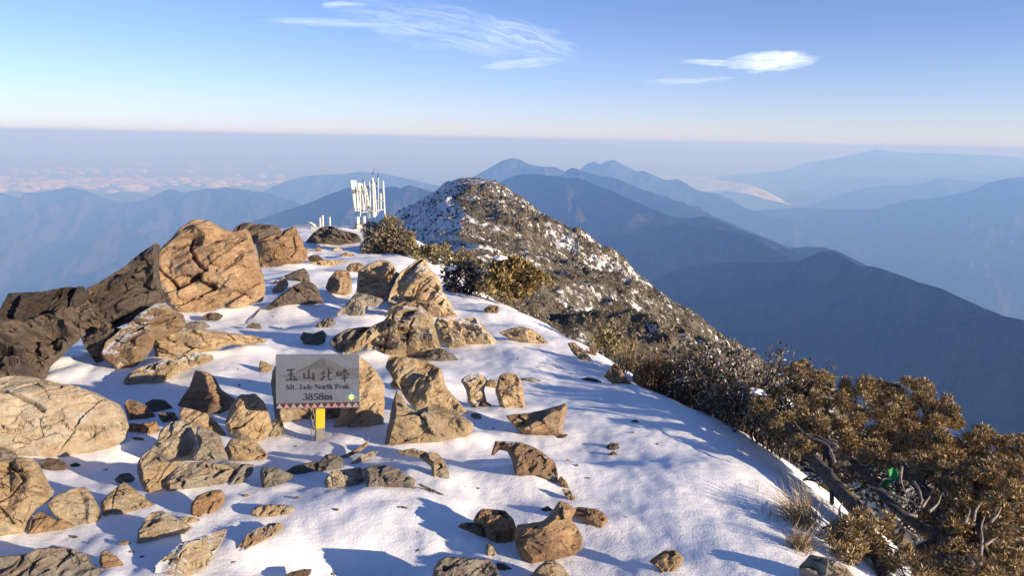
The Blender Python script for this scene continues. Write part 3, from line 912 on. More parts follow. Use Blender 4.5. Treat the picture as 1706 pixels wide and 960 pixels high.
    p3 = np.array([(v.x, v.y) for v in v3])
    idx3 = np.array([o_[0] if o_ else -1 for o_ in ov3])
    db = np.r_[np.zeros(nd), dbk]
    d3 = np.where(idx3 >= 0, db[np.clip(idx3, 0, None)], 0.0)
    away = np.array([d[0], d[1], 0]); away /= np.linalg.norm(away)
    bd = np.minimum(1.3 * d3, 0.40 * size * thick)
    back = right[None] * p3[:, :1] + up[None] * p3[:, 1:2] + away[None] * bd[:, None] - np.array([[0, 0, 0.35]]) * bd[:, None]
    V = np.r_[front, back]
    faces = [tuple(f) for f in f2] + [tuple(reversed([i + n0 for i in f])) for f in f3]
    # facing
    me = bpy.data.meshes.new(name)
    me.from_pydata(V.tolist(), [], faces)
    bm = bmesh.new(); bm.from_mesh(me)
    bmesh.ops.remove_doubles(bm, verts=bm.verts, dist=h * 0.02)
    bmesh.ops.recalc_face_normals(bm, faces=bm.faces)
    for f in bm.faces: f.smooth = False
    bm.to_mesh(me); bm.free()
    me.materials.append(RM[mat])
    o = bpy.data.objects.new(name, me)
    o.location = B
    link(o)
    tag(o, label, cat, group)
    foot = right[None] * dense[:, :1] + up[None] * dense[:, 1:2] + B
    low = foot[dense[:, 1] < np.percentile(dense[:, 1], 45)]
    FEET.append((low[::3], size))
    ROCKS[key] = (o, B, size)
    return o
SIGN_Y = float(ground_hit(530, 742)[1])
# ---- left skyline
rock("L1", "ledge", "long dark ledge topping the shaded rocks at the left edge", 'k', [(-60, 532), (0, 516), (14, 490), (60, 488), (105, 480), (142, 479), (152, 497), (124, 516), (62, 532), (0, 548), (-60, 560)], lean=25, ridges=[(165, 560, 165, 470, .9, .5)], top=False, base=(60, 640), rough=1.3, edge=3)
rock("L1b", "boulder", "dark blocky rock mass under the long ledge at the left edge", 'd', [(-60, 556), (0, 544), (60, 529), (124, 512), (136, 540), (133, 566), (106, 590), (84, 612), (76, 632), (0, 642), (-60, 642)], lean=22, top=False, base=(60, 648), rough=2.4, edge=3, ridges=[(140, 640, 140, 500, .8, .5)], cracks=[(0, 590, 60, 575, 120, 560)])  # shade over this rock mass is put into its dark colour
rock("L2", "boulder", "dark boulder leaning against the tallest golden boulder", 'd', [(146, 480), (165, 472), (200, 450), (235, 421), (258, 407), (267, 408), (264, 440), (266, 470), (278, 505), (264, 522), (226, 534), (190, 548), (160, 527), (143, 500)], lean=20, ridges=[(275, 560, 268, 405, 1.0, .5)], top=False, base=(200, 606), rough=1.5, edge=3)  # dark tone stands in for the shade on this boulder
rock("L2p", "rock", "golden block marking the sunlit patch in the face of the dark leaning boulder", 'r', [(172, 514), (182, 490), (198, 472), (214, 462), (225, 478), (226, 489), (206, 506), (190, 514)], lean=12, base=(200, 600), Y=7.55, nf=1, top=False, rough=.8)  # lighter rust colour paints the patch of sunlight on the dark boulder
rock("L2b", "boulder", "dark rough boulder below the leaning boulder and above the snow hollow", 'd', [(122, 522), (132, 495), (146, 499), (160, 525), (190, 546), (207, 548), (192, 565), (178, 578), (172, 602), (160, 606), (140, 578), (129, 548)], lean=16, rough=2.2, base=(165, 612), top=False, ridges=[(200, 600, 190, 500, .7, .5)])  # dark colour carries the shade lying on the rough face
rock("L4", "boulder", "tallest golden brown boulder of the left skyline", 'r', [(258, 455), (262, 438), (268, 414), (285, 395), (302, 378), (315, 369), (325, 365), (350, 368), (372, 383), (390, 386), (410, 380), (418, 390), (428, 420), (440, 460), (444, 486), (438, 503), (418, 507), (402, 521), (365, 524), (330, 530), (300, 522), (280, 508), (268, 482)], lean=12, thick=1.15, edge=1.2, nf=3,
     ridges=[(300, 492, 392, 449, .15, 1.5, .96), (392, 449, 420, 505, .2, 1.2, 1.0), (312, 400, 268, 440, 1.3, .15, 1.0)], cracks=[(322, 432, 332, 446, 345, 455), (322, 404, 318, 420, 325, 432), (262, 446, 290, 470, 298, 482), (298, 482, 325, 465, 345, 452)], rough=1.2)
rock("L6", "boulder", "dark topped boulder wedged behind the two golden boulders on the left", 'd', [(386, 388), (392, 378), (405, 372), (440, 374), (466, 377), (469, 386), (452, 398), (430, 408), (405, 404)], lean=25, base=(425, 440), thick=1.3)
rock("L5", "boulder", "square golden boulder right of the tallest left boulder", 'r', [(424, 402), (442, 395), (470, 385), (491, 376), (505, 405), (514, 430), (506, 438), (480, 443), (455, 448), (434, 448), (430, 425)], lean=12, nf=2, ridges=[(424, 420, 500, 392, .7, .2)], cracks=[(488, 400, 492, 420, 484, 432)])
rock("L3", "boulder", "brown wedge shaped boulder with snow on its sloping top beside the dark ledge", 'R', [(168, 590), (175, 572), (205, 546), (232, 523), (258, 507), (276, 505), (290, 517), (305, 524), (311, 540), (302, 552), (258, 567), (252, 584), (245, 595), (230, 608), (215, 620), (205, 630), (193, 615), (178, 604)], lean=18, ridges=[(195, 565, 305, 528, .75, .35)], rough=.9, cracks=[(215, 560, 290, 530)])
rock("L7", "slab", "long flat golden slab lying on snow below the tallest left boulder", 't', [(252, 562), (258, 556), (290, 551), (328, 546), (350, 550), (385, 555), (425, 560), (446, 567), (440, 572), (405, 577), (385, 575), (350, 586), (335, 592), (300, 601), (259, 600), (256, 578)], lean=5, nf=2, thick=.8, rough=1.2, ridges=[(255, 556, 440, 563, .9, .1)])
rock("L8", "slab", "tilted brown slab lying under the long flat golden slab", 'T', [(205, 636), (215, 622), (235, 612), (265, 602), (300, 592), (330, 588), (354, 592), (357, 600), (330, 612), (300, 622), (270, 638), (225, 648), (208, 645)], lean=30, thick=.7, rough=1.2)
rock("L9", "rock", "dark pyramid shaped rock standing in shade on the snow left of the sign", 'r', [(326, 617), (345, 620), (355, 626), (370, 650), (393, 666), (386, 682), (353, 694), (330, 689), (294, 676), (302, 665), (315, 645)], lean=6, thick=.9, nf=0, top=False, ridges=[(330, 618, 372, 690, .15, .9, 1.0)], edge=2.5, rough=.7)
rock("L10", "boulder", "huge smooth pale boulder at the left edge crossed by shadow bands", 'p', [(-50, 660), (-20, 640), (5, 630), (20, 627), (60, 632), (100, 640), (140, 650), (175, 663), (200, 675), (209, 690), (214, 710), (209, 731), (195, 743), (150, 756), (110, 766), (60, 766), (20, 758), (-50, 748)], lean=26, thick=.95, nf=2, rough=.75,
     ridges=[(0, 722, 205, 690, .2, .75, 1.0)], cracks=[(0, 667, 30, 680, 60, 693, 75, 705)], base=(100, 762))
rock("L11", "stone", "upper of two stacked brown stones against the huge pale boulder", 'r', [(206, 674), (213, 665), (225, 668), (245, 676), (263, 698), (235, 704), (214, 702)], lean=10)
rock("L11b", "stone", "lower of two stacked brown stones against the huge pale boulder", 'r', [(214, 705), (235, 706), (261, 702), (266, 719), (255, 728), (215, 735)], lean=8, nf=2)
rock("L12", "stone", "small dark rounded stone behind the two stacked brown stones", 'd', [(240, 673), (255, 665), (275, 667), (288, 680), (288, 688), (262, 688), (250, 686)], lean=12)
rock("L13", "stone", "grey stone squeezed beside the two stacked brown stones", 'g', [(262, 688), (290, 687), (299, 700), (276, 709), (266, 699)], lean=10)
rock("L14", "slab", "narrow brown slab behind the cracked pale cluster", 't', [(298, 686), (305, 679), (322, 683), (345, 690), (362, 705), (376, 722), (379, 734), (350, 720), (325, 710), (300, 700)], lean=25, base=(350, 730))
# ---- cracked cluster
rock("C1", "rock", "upper left block of the cracked pale cluster", 'p', [(248, 752), (262, 735), (268, 716), (285, 703), (302, 700), (322, 706), (329, 712), (324, 725), (330, 740), (322, 768), (300, 768), (275, 766)], lean=16, nf=2, rough=.9, base=(290, 782))
rock("C1b", "rock", "upper right block of the cracked pale cluster", 'p', [(325, 726), (331, 712), (342, 712), (365, 724), (373, 745), (381, 767), (345, 770), (323, 769), (331, 742)], lean=16, nf=2, rough=.8, base=(350, 784))
rock("C2", "rock", "rounded lower left block of the cracked pale cluster", 't', [(229, 772), (238, 757), (250, 750), (276, 767), (307, 769), (290, 785), (271, 806), (275, 825), (265, 831), (247, 827), (237, 811), (229, 790)], lean=14, nf=2, rough=.8)
rock("C3", "rock", "broad lower right block of the cracked pale cluster", 'p', [(308, 771), (345, 770), (380, 775), (398, 784), (388, 796), (374, 816), (335, 820), (290, 827), (277, 826), (272, 806), (290, 787)], lean=16, nf=2, rough=.8, ridges=[(280, 812, 385, 788, .1, .7)])
rock("C4", "stone", "rounded pale stone right of the cracked cluster", 't', [(374, 748), (385, 731), (405, 730), (430, 740), (446, 758), (444, 766), (425, 773), (400, 771), (382, 767)], lean=14, nf=2)
rock("C5", "stone", "low brown stone in shade below the rounded pale stone", 'g', [(368, 771), (400, 773), (424, 774), (420, 791), (400, 806), (376, 817), (390, 797), (396, 783)], lean=24)
rock("C6", "boulder", "faceted upright boulder between the cracked cluster and the sign", 't', [(374, 704), (386, 675), (400, 658), (425, 656), (440, 670), (449, 690), (454, 715), (446, 728), (430, 741), (400, 734), (380, 721)], lean=8, thick=1.2, nf=0, edge=2, ridges=[(402, 668, 428, 738, .9, .5), (380, 695, 440, 668, .9, .3)], rough=.7)
# ---- lower left
rock("D0", "rock", "brown rock peeping between the huge pale boulder and the big angular boulder", 'g', [(-30, 750), (0, 745), (20, 752), (32, 761), (14, 772), (-30, 780)], lean=14, base=(0, 778))
rock("D1", "boulder", "big angular golden boulder at the left edge with a shaded right face", 't', [(-60, 790), (-20, 775), (15, 765), (35, 761), (60, 768), (72, 785), (82, 810), (91, 818), (89, 830), (60, 850), (50, 866), (40, 892), (0, 897), (-60, 890)], lean=10, thick=1.2, nf=1, ridges=[(58, 768, 45, 890, .25, 1.0, 1.0)], cracks=[(18, 775, 30, 795, 42, 810, 20, 828, 0, 838), (0, 850, 15, 865, 22, 875)], edge=2, base=(20, 893))
rock("D2", "rock", "brown block beside the big angular golden boulder", 't', [(79, 842), (95, 825), (120, 815), (143, 812), (156, 828), (166, 848), (169, 870), (150, 879), (130, 881), (105, 869), (87, 858)], lean=12, nf=2, ridges=[(148, 815, 160, 875, .1, 1.2)], rough=.9)
rock("D3", "rock", "low reddish wedge in front of the brown block", 'r', [(45, 891), (50, 868), (62, 855), (71, 853), (90, 865), (110, 868), (128, 881), (90, 886), (60, 892)], lean=16, nf=2)
rock("D4", "rock", "split brown rock in the middle of the lower left row", 't', [(167, 839), (185, 820), (198, 810), (206, 803), (228, 818), (245, 832), (258, 842), (245, 851), (220, 857), (185, 868), (172, 866)], lean=14, nf=2, ridges=[(195, 812, 186, 866, .2, .4), (205, 812, 250, 848, .9, .2)], cracks=[(196, 811, 189, 835, 184, 865)])
rock("D5", "rock", "pale wedge lying alone on the snow below the cracked cluster", 'p', [(227, 907), (230, 885), (240, 868), (250, 855), (270, 852), (290, 862), (310, 872), (323, 880), (310, 889), (285, 896), (250, 906), (235, 910)], lean=18, nf=2, ridges=[(240, 870, 318, 882, .8, .25)])
rock("D6", "rock", "brown rock with a dark hollow side right of the split brown rock", 'r', [(318, 840), (330, 825), (350, 818), (368, 816), (376, 828), (371, 841), (350, 859), (330, 869), (317, 856)], lean=14, nf=1, ridges=[(320, 840, 375, 828, .9, .6)])
rock("D6b", "stone", "thin stone chip between the pale wedge and the brown rock", 't', [(298, 866), (312, 862), (331, 864), (334, 869), (305, 877)], lean=35)
rock("D7", "boulder", "wide lichen covered boulder in the bottom left corner", 'g', [(-40, 935), (0, 928), (40, 925), (60, 918), (90, 911), (115, 912), (125, 918), (148, 925), (152, 940), (166, 950), (174, 964), (150, 990), (-40, 990)], lean=20, thick=.9, nf=3, cracks=[(30, 950, 45, 928)], base=(70, 985), rough=1.2)
rock("D8", "stone", "small square brown stone right of the bottom left boulder", 'r', [(165, 936), (168, 920), (178, 917), (195, 928), (207, 941), (200, 949), (180, 954), (168, 946)], lean=12, nf=2)
rock("D9", "slab", "long pointed slab lying flat at the bottom edge left of centre", 'T', [(252, 975), (258, 945), (275, 930), (300, 910), (330, 898), (360, 888), (379, 882), (375, 896), (362, 920), (345, 946), (318, 960), (290, 980)], lean=38, thick=.75, nf=2, cracks=[(300, 935, 320, 922, 355, 918)], ridges=[(262, 950, 372, 890, .3, .5)], rough=.6)
rock("D9b", "pebble", "tiny brown pebble left of the pale wedge", 'r', [(197, 906), (208, 900), (219, 905), (211, 913), (202, 911)], lean=15)
rock("D10", "stone", "dark flat stone under the foot of the huge pale boulder", 'd', [(63, 769), (80, 763), (101, 766), (113, 775), (108, 786), (85, 788), (70, 781)], lean=22)
rock("D11", "pebble", "small dark pebble right of the dark flat stone", 'd', [(116, 775), (127, 771), (135, 775), (130, 780), (119, 780)], lean=25)
rock("D12", "pebble", "lone dark chip on the shaded snow left of the cracked cluster", 'd', [(167, 786), (178, 781), (184, 784), (174, 789)], lean=35)
# ---- upper middle
rock("E1", "rock", "brown brick shaped rock standing in the middle of the snow path", 'r', [(542, 480), (547, 465), (560, 451), (580, 450), (585, 461), (586, 486), (575, 494), (560, 491), (545, 485)], lean=6, nf=1, rough=.8)
rock("E2", "rock", "dark grey wedge sloping left on the snow path", 'd', [(441, 514), (465, 493), (490, 475), (510, 467), (526, 475), (536, 496), (541, 506), (500, 507), (470, 514), (450, 520)], lean=14, nf=1, ridges=[(450, 512, 520, 472, .5, .3)])
rock("E3", "rock", "dark block behind the grey wedge on the snow path", 'd', [(472, 460), (490, 452), (507, 446), (514, 455), (517, 469), (505, 472), (490, 466), (478, 465)], lean=10)
rock("E4", "stone", "small golden stone beside the dark grey wedge", 'r', [(452, 484), (460, 475), (467, 465), (475, 461), (481, 473), (478, 481), (465, 491), (455, 489)], lean=10)
rock("E13", "stone", "brown stone behind the brick shaped rock", 'r', [(576, 448), (582, 440), (595, 437), (606, 440), (606, 455), (590, 458)], lean=12)
rock("E5a", "outcrop", "left half of the knobbly outcrop under the round bush", 't', [(594, 482), (597, 452), (615, 440), (635, 433), (650, 436), (659, 447), (660, 470), (655, 492), (640, 507), (612, 508), (590, 500)], lean=12, nf=4, rough=1.7)
rock("E5b", "outcrop", "right half of the knobbly outcrop with a sharp golden top", 'T', [(652, 480), (668, 452), (685, 440), (700, 430), (708, 432), (716, 450), (729, 460), (735, 475), (738, 486), (748, 500), (760, 522), (750, 526), (720, 522), (690, 517), (665, 510), (645, 504)], lean=14, nf=3, rough=1.5, ridges=[(704, 432, 680, 508, .35, .6)], cracks=[(738, 486, 715, 480, 690, 500, 678, 508)])
rock("E5c", "outcrop", "low grey spur running left from the knobbly outcrop", 'g', [(560, 524), (576, 508), (592, 488), (610, 490), (640, 500), (628, 512), (610, 510), (607, 526), (585, 532), (563, 531)], lean=18, rough=1.5)
rock("E6a", "outcrop", "grey left end of the long central outcrop", 'g', [(548, 572), (556, 560), (580, 548), (606, 545), (622, 545), (618, 570), (598, 588), (575, 594), (560, 585)], lean=14, rough=1.5)
rock("E6d", "slab", "pointed golden slab leaning on the grey end of the central outcrop", 't', [(573, 592), (590, 572), (604, 556), (622, 542), (640, 534), (634, 556), (614, 572), (592, 586)], lean=10, nf=2, base=(580, 596), thick=.6)
rock("E6b", "outcrop", "high rugged middle of the long central outcrop", 'T', [(606, 590), (612, 572), (632, 550), (640, 532), (655, 522), (670, 510), (692, 512), (720, 525), (724, 545), (732, 572), (738, 590), (722, 600), (700, 599), (680, 594), (655, 599), (640, 596), (622, 601)], lean=16, nf=4, rough=1.9, cracks=[(688, 540, 680, 560, 678, 590), (655, 530, 648, 560, 640, 590)])
rock("E6c", "outcrop", "broad golden right end of the long central outcrop", 'T', [(722, 545), (728, 530), (760, 532), (790, 527), (800, 535), (815, 555), (834, 574), (820, 579), (780, 577), (748, 580), (733, 572)], lean=14, nf=3, rough=1.4, ridges=[(735, 545, 808, 545, .8, .3)])
rock("E7", "stone", "round pale stone in a dark nook left of the central outcrop", 'g', [(499, 562), (505, 553), (522, 556), (538, 550), (545, 558), (541, 572), (525, 577), (508, 577)], lean=12)
rock("E8", "stone", "ragged grey stone above the round pale stone", 'g', [(526, 541), (540, 532), (554, 528), (560, 540), (545, 548), (530, 549)], lean=16, rough=1.6)
rock("E9", "stone", "small dark stone alone on the shaded snow right of the long golden slab", 'd', [(409, 546), (420, 538), (433, 540), (436, 548), (420, 552)], lean=14)
rock("E11", "rock", "dark low rock at the right foot of the square golden boulder", 'd', [(512, 430), (518, 425), (530, 425), (540, 432), (532, 437), (516, 436)], lean=14)
rock("E12", "slab", "thin flat brown slab across the snow path", 't', [(500, 441), (540, 433), (590, 436), (586, 441), (540, 444)], lean=35, thick=.5)
rock("E14", "stone", "brown flat stone high on the snow path below the antennas", 'r', [(566, 425), (576, 420), (590, 424), (593, 428), (570, 429)], lean=22)
rock("E15", "stone", "palest flat stone beside the top of the snow path", 'p', [(552, 417), (562, 412), (570, 415), (569, 419), (556, 420)], lean=20)
rock("E16", "stone", "small brown stone at the far left of the snow path top", 'r', [(520, 418), (530, 412), (538, 415), (536, 420), (524, 421)], lean=15)
rock("E17", "stone", "dark stone between the dark block and the small golden stone", 'd', [(454, 470), (460, 467), (465, 470), (461, 474), (456, 474)], lean=18)
rock("E18", "rock", "shaded rock at the foot of the tallest golden boulder", 'd', [(333, 530), (345, 522), (362, 521), (373, 526), (365, 534), (345, 537)], lean=15)
rock("G1", "rock", "low brown rock on the snow right of the central outcrop", 't', [(831, 555), (848, 548), (870, 544), (890, 550), (914, 571), (905, 575), (880, 574), (850, 566)], lean=14, ridges=[(840, 556, 900, 560, .6, .4)])
# ---- round the sign
rock("H1", "boulder", "golden boulder directly behind the left half of the sign", 't', [(458, 700), (456, 680), (452, 640), (453, 618), (463, 603), (520, 593), (568, 594), (582, 640), (570, 690), (545, 712), (500, 718), (464, 722)], lean=6, nf=1, ridges=[(455, 676, 575, 672, .25, .5)], thick=.8, Y=SIGN_Y + 0.44)
rock("H2", "boulder", "golden boulder showing right of the sign with a shaded lower face", 't', [(553, 716), (566, 690), (572, 650), (575, 600), (597, 594), (606, 598), (625, 615), (641, 642), (640, 690), (637, 742), (625, 737), (590, 723)], lean=8, nf=1, thick=.85, ridges=[(560, 700, 612, 685, .1, .9, .98), (612, 685, 634, 742, .3, .5)], edge=2, Y=SIGN_Y + 0.36)
rock("H3", "slab", "leaning golden slab on top of the block right of the sign", 't', [(642, 612), (650, 593), (670, 594), (710, 602), (735, 615), (743, 645), (760, 665), (778, 685), (783, 698), (760, 692), (720, 682), (692, 684), (674, 664), (655, 632)], lean=16, nf=1, thick=.8, rough=.9, base=(700, 700), ridges=[(648, 596, 690, 680, .1, 1.5)])
rock("H4", "boulder", "broad golden block under the leaning slab right of the sign", 't', [(640, 746), (645, 715), (650, 690), (660, 650), (668, 655), (680, 678), (694, 686), (712, 677), (735, 683), (770, 693), (788, 705), (789, 716), (780, 731), (760, 737), (735, 744), (700, 746), (665, 751)], lean=10, nf=2, rough=.8, ridges=[(645, 725, 785, 715, .15, .5)])
rock("H5", "stone", "pebble sized stone caught in the gap beside the leaning slab", 't', [(650, 641), (655, 632), (663, 635), (664, 648), (655, 650)], lean=5, base=(657, 690))
rock("H6", "stone", "small golden stone on the snow left of the sign", 't', [(431, 616), (433, 601), (445, 604), (456, 612), (448, 621), (433, 622)], lean=8)
rock("J10", "stone", "dark small stone at the right tip of the leaning slab", 'g', [(782, 692), (790, 688), (801, 690), (803, 704), (791, 704)], lean=10)
# ---- below the sign
rock("I1", "slab", "curved thin slab edging the snow mound below the sign", 't', [(563, 762), (575, 758), (598, 746), (611, 736), (614, 730), (613, 743), (600, 753), (577, 764), (566, 768)], lean=10, thick=.8)
rock("I2", "stone", "upright grey stone below the sign post", 'g', [(527, 791), (530, 772), (543, 758), (557, 755), (571, 765), (571, 778), (555, 784), (540, 790)], lean=10, nf=2, ridges=[(557, 757, 548, 786, .4, .6)])
rock("I3", "stone", "squat grey stone left of the upright grey stone", 'g', [(433, 786), (438, 778), (465, 780), (485, 790), (491, 795), (465, 810), (455, 817), (438, 818), (434, 801)], lean=12)
rock("I4", "stone", "low ridge of stone joining the squat and the upright grey stones", 'g', [(474, 787), (490, 777), (520, 770), (531, 768), (528, 786), (505, 794), (485, 792)], lean=14)
rock("I5a", "rock", "layered left half of the flat rock pair below the sign", 'p', [(538, 806), (545, 792), (560, 785), (578, 782), (602, 779), (607, 795), (609, 816), (595, 817), (575, 812), (547, 814)], lean=18, nf=3, rough=1.6)
rock("I5b", "rock", "domed grey right half of the flat rock pair below the sign", 'g', [(604, 782), (620, 776), (640, 775), (660, 780), (680, 792), (693, 800), (690, 812), (700, 819), (690, 822), (670, 815), (640, 814), (610, 816), (608, 798)], lean=18, nf=1)
rock("I6", "slab", "thin dark splinter of slate on the snow right of the flat rock pair", 'd', [(694, 807), (700, 806), (725, 818), (757, 834), (752, 837), (722, 824)], lean=30, thick=.6)
rock("I7", "rock", "rock half under snow below the broad golden block", 'T', [(658, 753), (690, 747), (715, 755), (730, 755), (741, 770), (749, 790), (749, 801), (735, 805), (722, 796), (718, 778), (700, 764), (675, 760)], lean=16, ridges=[(700, 752, 735, 800, .6, .35)])
rock("I8", "slab", "flat sliver of stone right of the curved thin slab", 'p', [(574, 779), (590, 768), (615, 753), (632, 752), (622, 762), (592, 774)], lean=35, thick=.6)
rock("I9", "stone", "oval golden stone alone on the snow at lower centre left", 't', [(417, 856), (425, 845), (445, 841), (480, 842), (492, 848), (486, 858), (465, 863), (435, 864)], lean=14, nf=2, rough=1.2)
rock("I10", "slab", "layered slab half sunk in snow below the oval golden stone", 'T', [(393, 914), (410, 895), (430, 882), (450, 872), (470, 872), (473, 881), (450, 896), (425, 909), (406, 923), (395, 921)], lean=32, thick=.8, rough=1.8)
rock("I11", "stone", "low grey stone barely showing through the central snow", 'g', [(645, 845), (665, 842), (690, 847), (706, 854), (680, 855), (660, 852)], lean=32, thick=.6)
rock("I12", "pebble", "tiny black pebble on the snow at the bottom centre", 'd', [(691, 919), (697, 913), (705, 917), (704, 926), (693, 925)], lean=8)
rock("I13", "slab", "dark slab edge at the bottom of the shaded snow", 'd', [(466, 965), (485, 954), (505, 949), (520, 949), (516, 960), (492, 970)], lean=35, thick=.6)
# ---- centre right
rock("J1", "rock", "upright pale stone with a dark top left of the twin slab stone", 'T', [(767, 633), (778, 626), (800, 622), (813, 635), (806, 650), (811, 670), (802, 682), (795, 684), (780, 673), (776, 650)], lean=8, thick=1.1, nf=1, ridges=[(768, 638, 808, 640, 1.2, .2)])
rock("J1c", "pebble", "small brown stone at the foot of the upright pale stone", 'r', [(802, 674), (808, 668), (818, 674), (819, 682), (808, 684)], lean=12)
rock("J2", "rock", "tall slab shaped stone standing on the snow right of the sign rocks", 't', [(825, 652), (832, 625), (845, 622), (863, 624), (870, 640), (873, 660), (876, 684), (860, 685), (842, 689), (832, 674)], lean=12, nf=1, thick=.9, edge=2)
rock("J3", "stone", "low stone between the upright pale stone and the tall slab shaped stone", 't', [(805, 637), (818, 632), (829, 636), (828, 646), (812, 649)], lean=14)
rock("J4", "stone", "flat oval stone behind the tall slab shaped stone", 'g', [(867, 631), (888, 629), (902, 635), (890, 640), (874, 638)], lean=25)
rock("J5", "boulder", "bowl shaped boulder with snow in its hollow right of centre", 'r', [(842, 693), (860, 690), (880, 689), (905, 683), (935, 675), (943, 672), (946, 678), (941, 700), (936, 726), (915, 732), (890, 730), (868, 724), (858, 712), (850, 703)], lean=4, thick=1.0, nf=0, top=False, edge=2.2, ridges=[(862, 722, 945, 676, 1.9, .12, 1.0)], rough=.8)
rock("J6", "pebble", "dark flat stone beside the foot of the bowl shaped boulder", 'd', [(919, 733), (935, 724), (947, 724), (941, 731), (926, 736)], lean=25)
rock("J7", "boulder", "blocky brown boulder with a dark left arm at centre right", 'R', [(817, 760), (825, 735), (845, 735), (866, 737), (888, 745), (905, 755), (925, 770), (929, 786), (931, 807), (915, 802), (895, 792), (870, 794), (858, 792), (854, 770), (846, 753), (831, 750), (825, 759)], lean=14, thick=1.0, nf=1, ridges=[(852, 740, 862, 790, .9, .15), (862, 782, 928, 790, .1, .8)])
rock("J8", "stone", "small brown stone at the lower right of the blocky brown boulder", 'r', [(929, 801), (935, 793), (945, 805), (949, 816), (935, 812)], lean=10)
rock("J9", "stone", "golden stone end below the blocky brown boulder", 't', [(935, 815), (950, 817), (958, 830), (961, 840), (945, 833)], lean=10)
rock("K1", "rock", "reddish rock at the edge of the crest beside the dry grass tuft", 'r', [(1006, 628), (1018, 611), (1026, 605), (1036, 618), (1046, 632), (1058, 646), (1040, 648), (1020, 640)], lean=8, nf=1, ridges=[(1026, 606, 1040, 645, .1, 1.0)])
rock("K2", "outcrop", "brown outcrop under dry grass where the snow meets the drop", 'r', [(1046, 642), (1060, 614), (1090, 600), (1130, 603), (1160, 618), (1178, 655), (1165, 690), (1110, 680), (1070, 662)], lean=14, rough=1.5, Y=7.35)
rock("M1", "rock", "chunky brown rock left of the pale pointed boulder", 'r', [(787, 869), (795, 855), (803, 848), (830, 850), (842, 852), (855, 865), (861, 881), (859, 901), (840, 909), (825, 912), (814, 902), (804, 882)], lean=10, nf=1, thick=1.1, ridges=[(795, 866, 850, 870, 1.1, .25)])
rock("M2", "rock", "grey layered rock sinking into the snow left of the chunky brown rock", 'g', [(762, 879), (770, 871), (800, 872), (809, 880), (811, 896), (816, 908), (795, 892)], lean=22)
rock("M3", "boulder", "pale pointed boulder rising at the lower centre right", 'r', [(857, 900), (861, 875), (885, 872), (905, 868), (918, 855), (925, 845), (932, 835), (946, 838), (960, 850), (952, 865), (962, 880), (971, 896), (969, 917), (955, 927), (930, 932), (905, 938), (885, 947), (870, 932), (860, 917)], lean=8, thick=1.2, nf=0, edge=2, ridges=[(890, 876, 884, 944, .25, .9, 1.0), (938, 842, 912, 936, .9, .2, 1.0)], rough=.55, seed=913)
rock("M4", "rock", "reddish block lying behind the pale pointed boulder", 'r', [(949, 850), (965, 845), (995, 849), (1010, 858), (1013, 869), (1002, 887), (990, 881), (970, 869), (950, 861)], lean=12, nf=1)
rock("M5", "boulder", "half cropped rounded boulder at the bottom edge of the centre", 'g', [(718, 975), (722, 950), (730, 935), (742, 928), (775, 930), (800, 932), (816, 932), (827, 946), (835, 970), (800, 990), (740, 990)], lean=16, base=(770, 985))
rock("M6", "rock", "cropped golden rock at the bottom edge below the pale pointed boulder", 't', [(875, 970), (895, 946), (910, 935), (925, 933), (938, 945), (950, 962), (955, 985), (890, 990)], lean=12, base=(915, 985))
rock("M7", "rock", "brown rock alone on the snow at the bottom right of centre", 'r', [(1081, 936), (1095, 925), (1110, 916), (1125, 917), (1139, 930), (1136, 943), (1111, 960), (1095, 963), (1099, 951)], lean=12, nf=1, ridges=[(1085, 938, 1135, 940, .4, .8)])
rock("M8", "stone", "dark stone tucked behind the point of the pale boulder", 'd', [(899, 850), (913, 843), (922, 851), (909, 862)], lean=12)
rock("M9", "stone", "small pale stone below the grey layered rock", 'p', [(809, 907), (820, 907), (829, 926), (819, 934), (810, 926)], lean=12)
rock("M10", "stone", "dark shaded stone right of the half cropped boulder", 'd', [(826, 938), (840, 940), (856, 950), (845, 956), (828, 950)], lean=25)
rock("N1", "slab", "long dark chip on the shaded snow before the reddish crest rock", 'd', [(966, 631), (980, 629), (1003, 636), (1001, 640), (980, 637)], lean=35, thick=.6)
rock("N2", "stone", "dark sliver on the blue snow at the right of the crest", 'd', [(1050, 702), (1060, 700), (1070, 707), (1064, 709)], lean=35, thick=.6)
rock("N3", "stone", "dark stone showing through trampled snow right of the bowl shaped boulder", 'd', [(1008, 745), (1018, 738), (1030, 739), (1032, 748), (1018, 752)], lean=30, thick=.7)
rock("N4", "stone", "brown stone showing through trampled snow beside a dark one", 'r', [(1012, 757), (1022, 752), (1029, 757), (1025, 763), (1015, 763)], lean=30, thick=.7)
rock("N5", "outcrop", "dark greenish rock under the broad leaved bush", 'd', [(862, 510), (880, 490), (905, 484), (925, 490), (945, 510), (965, 535), (990, 560), (975, 566), (940, 545), (900, 528), (870, 522)], lean=14, rough=1.5)
rock("N6", "stone", "brown stone at the foot of the broad leaved bush stem", 'r', [(805, 516), (815, 509), (832, 510), (830, 522), (812, 524)], lean=12)
rock("N7", "rock", "pale broken rock on the snow lip near the dry grass", 't', [(945, 572), (957, 570), (975, 585), (988, 602), (975, 605), (955, 590)], lean=14)
rock("N8", "rock", "pale lichened rock on the steep edge at the bottom right", 'p', [(1330, 945), (1350, 925), (1380, 930), (1410, 945), (1425, 965), (1410, 985), (1340, 985)], lean=20, base=(1370, 985))

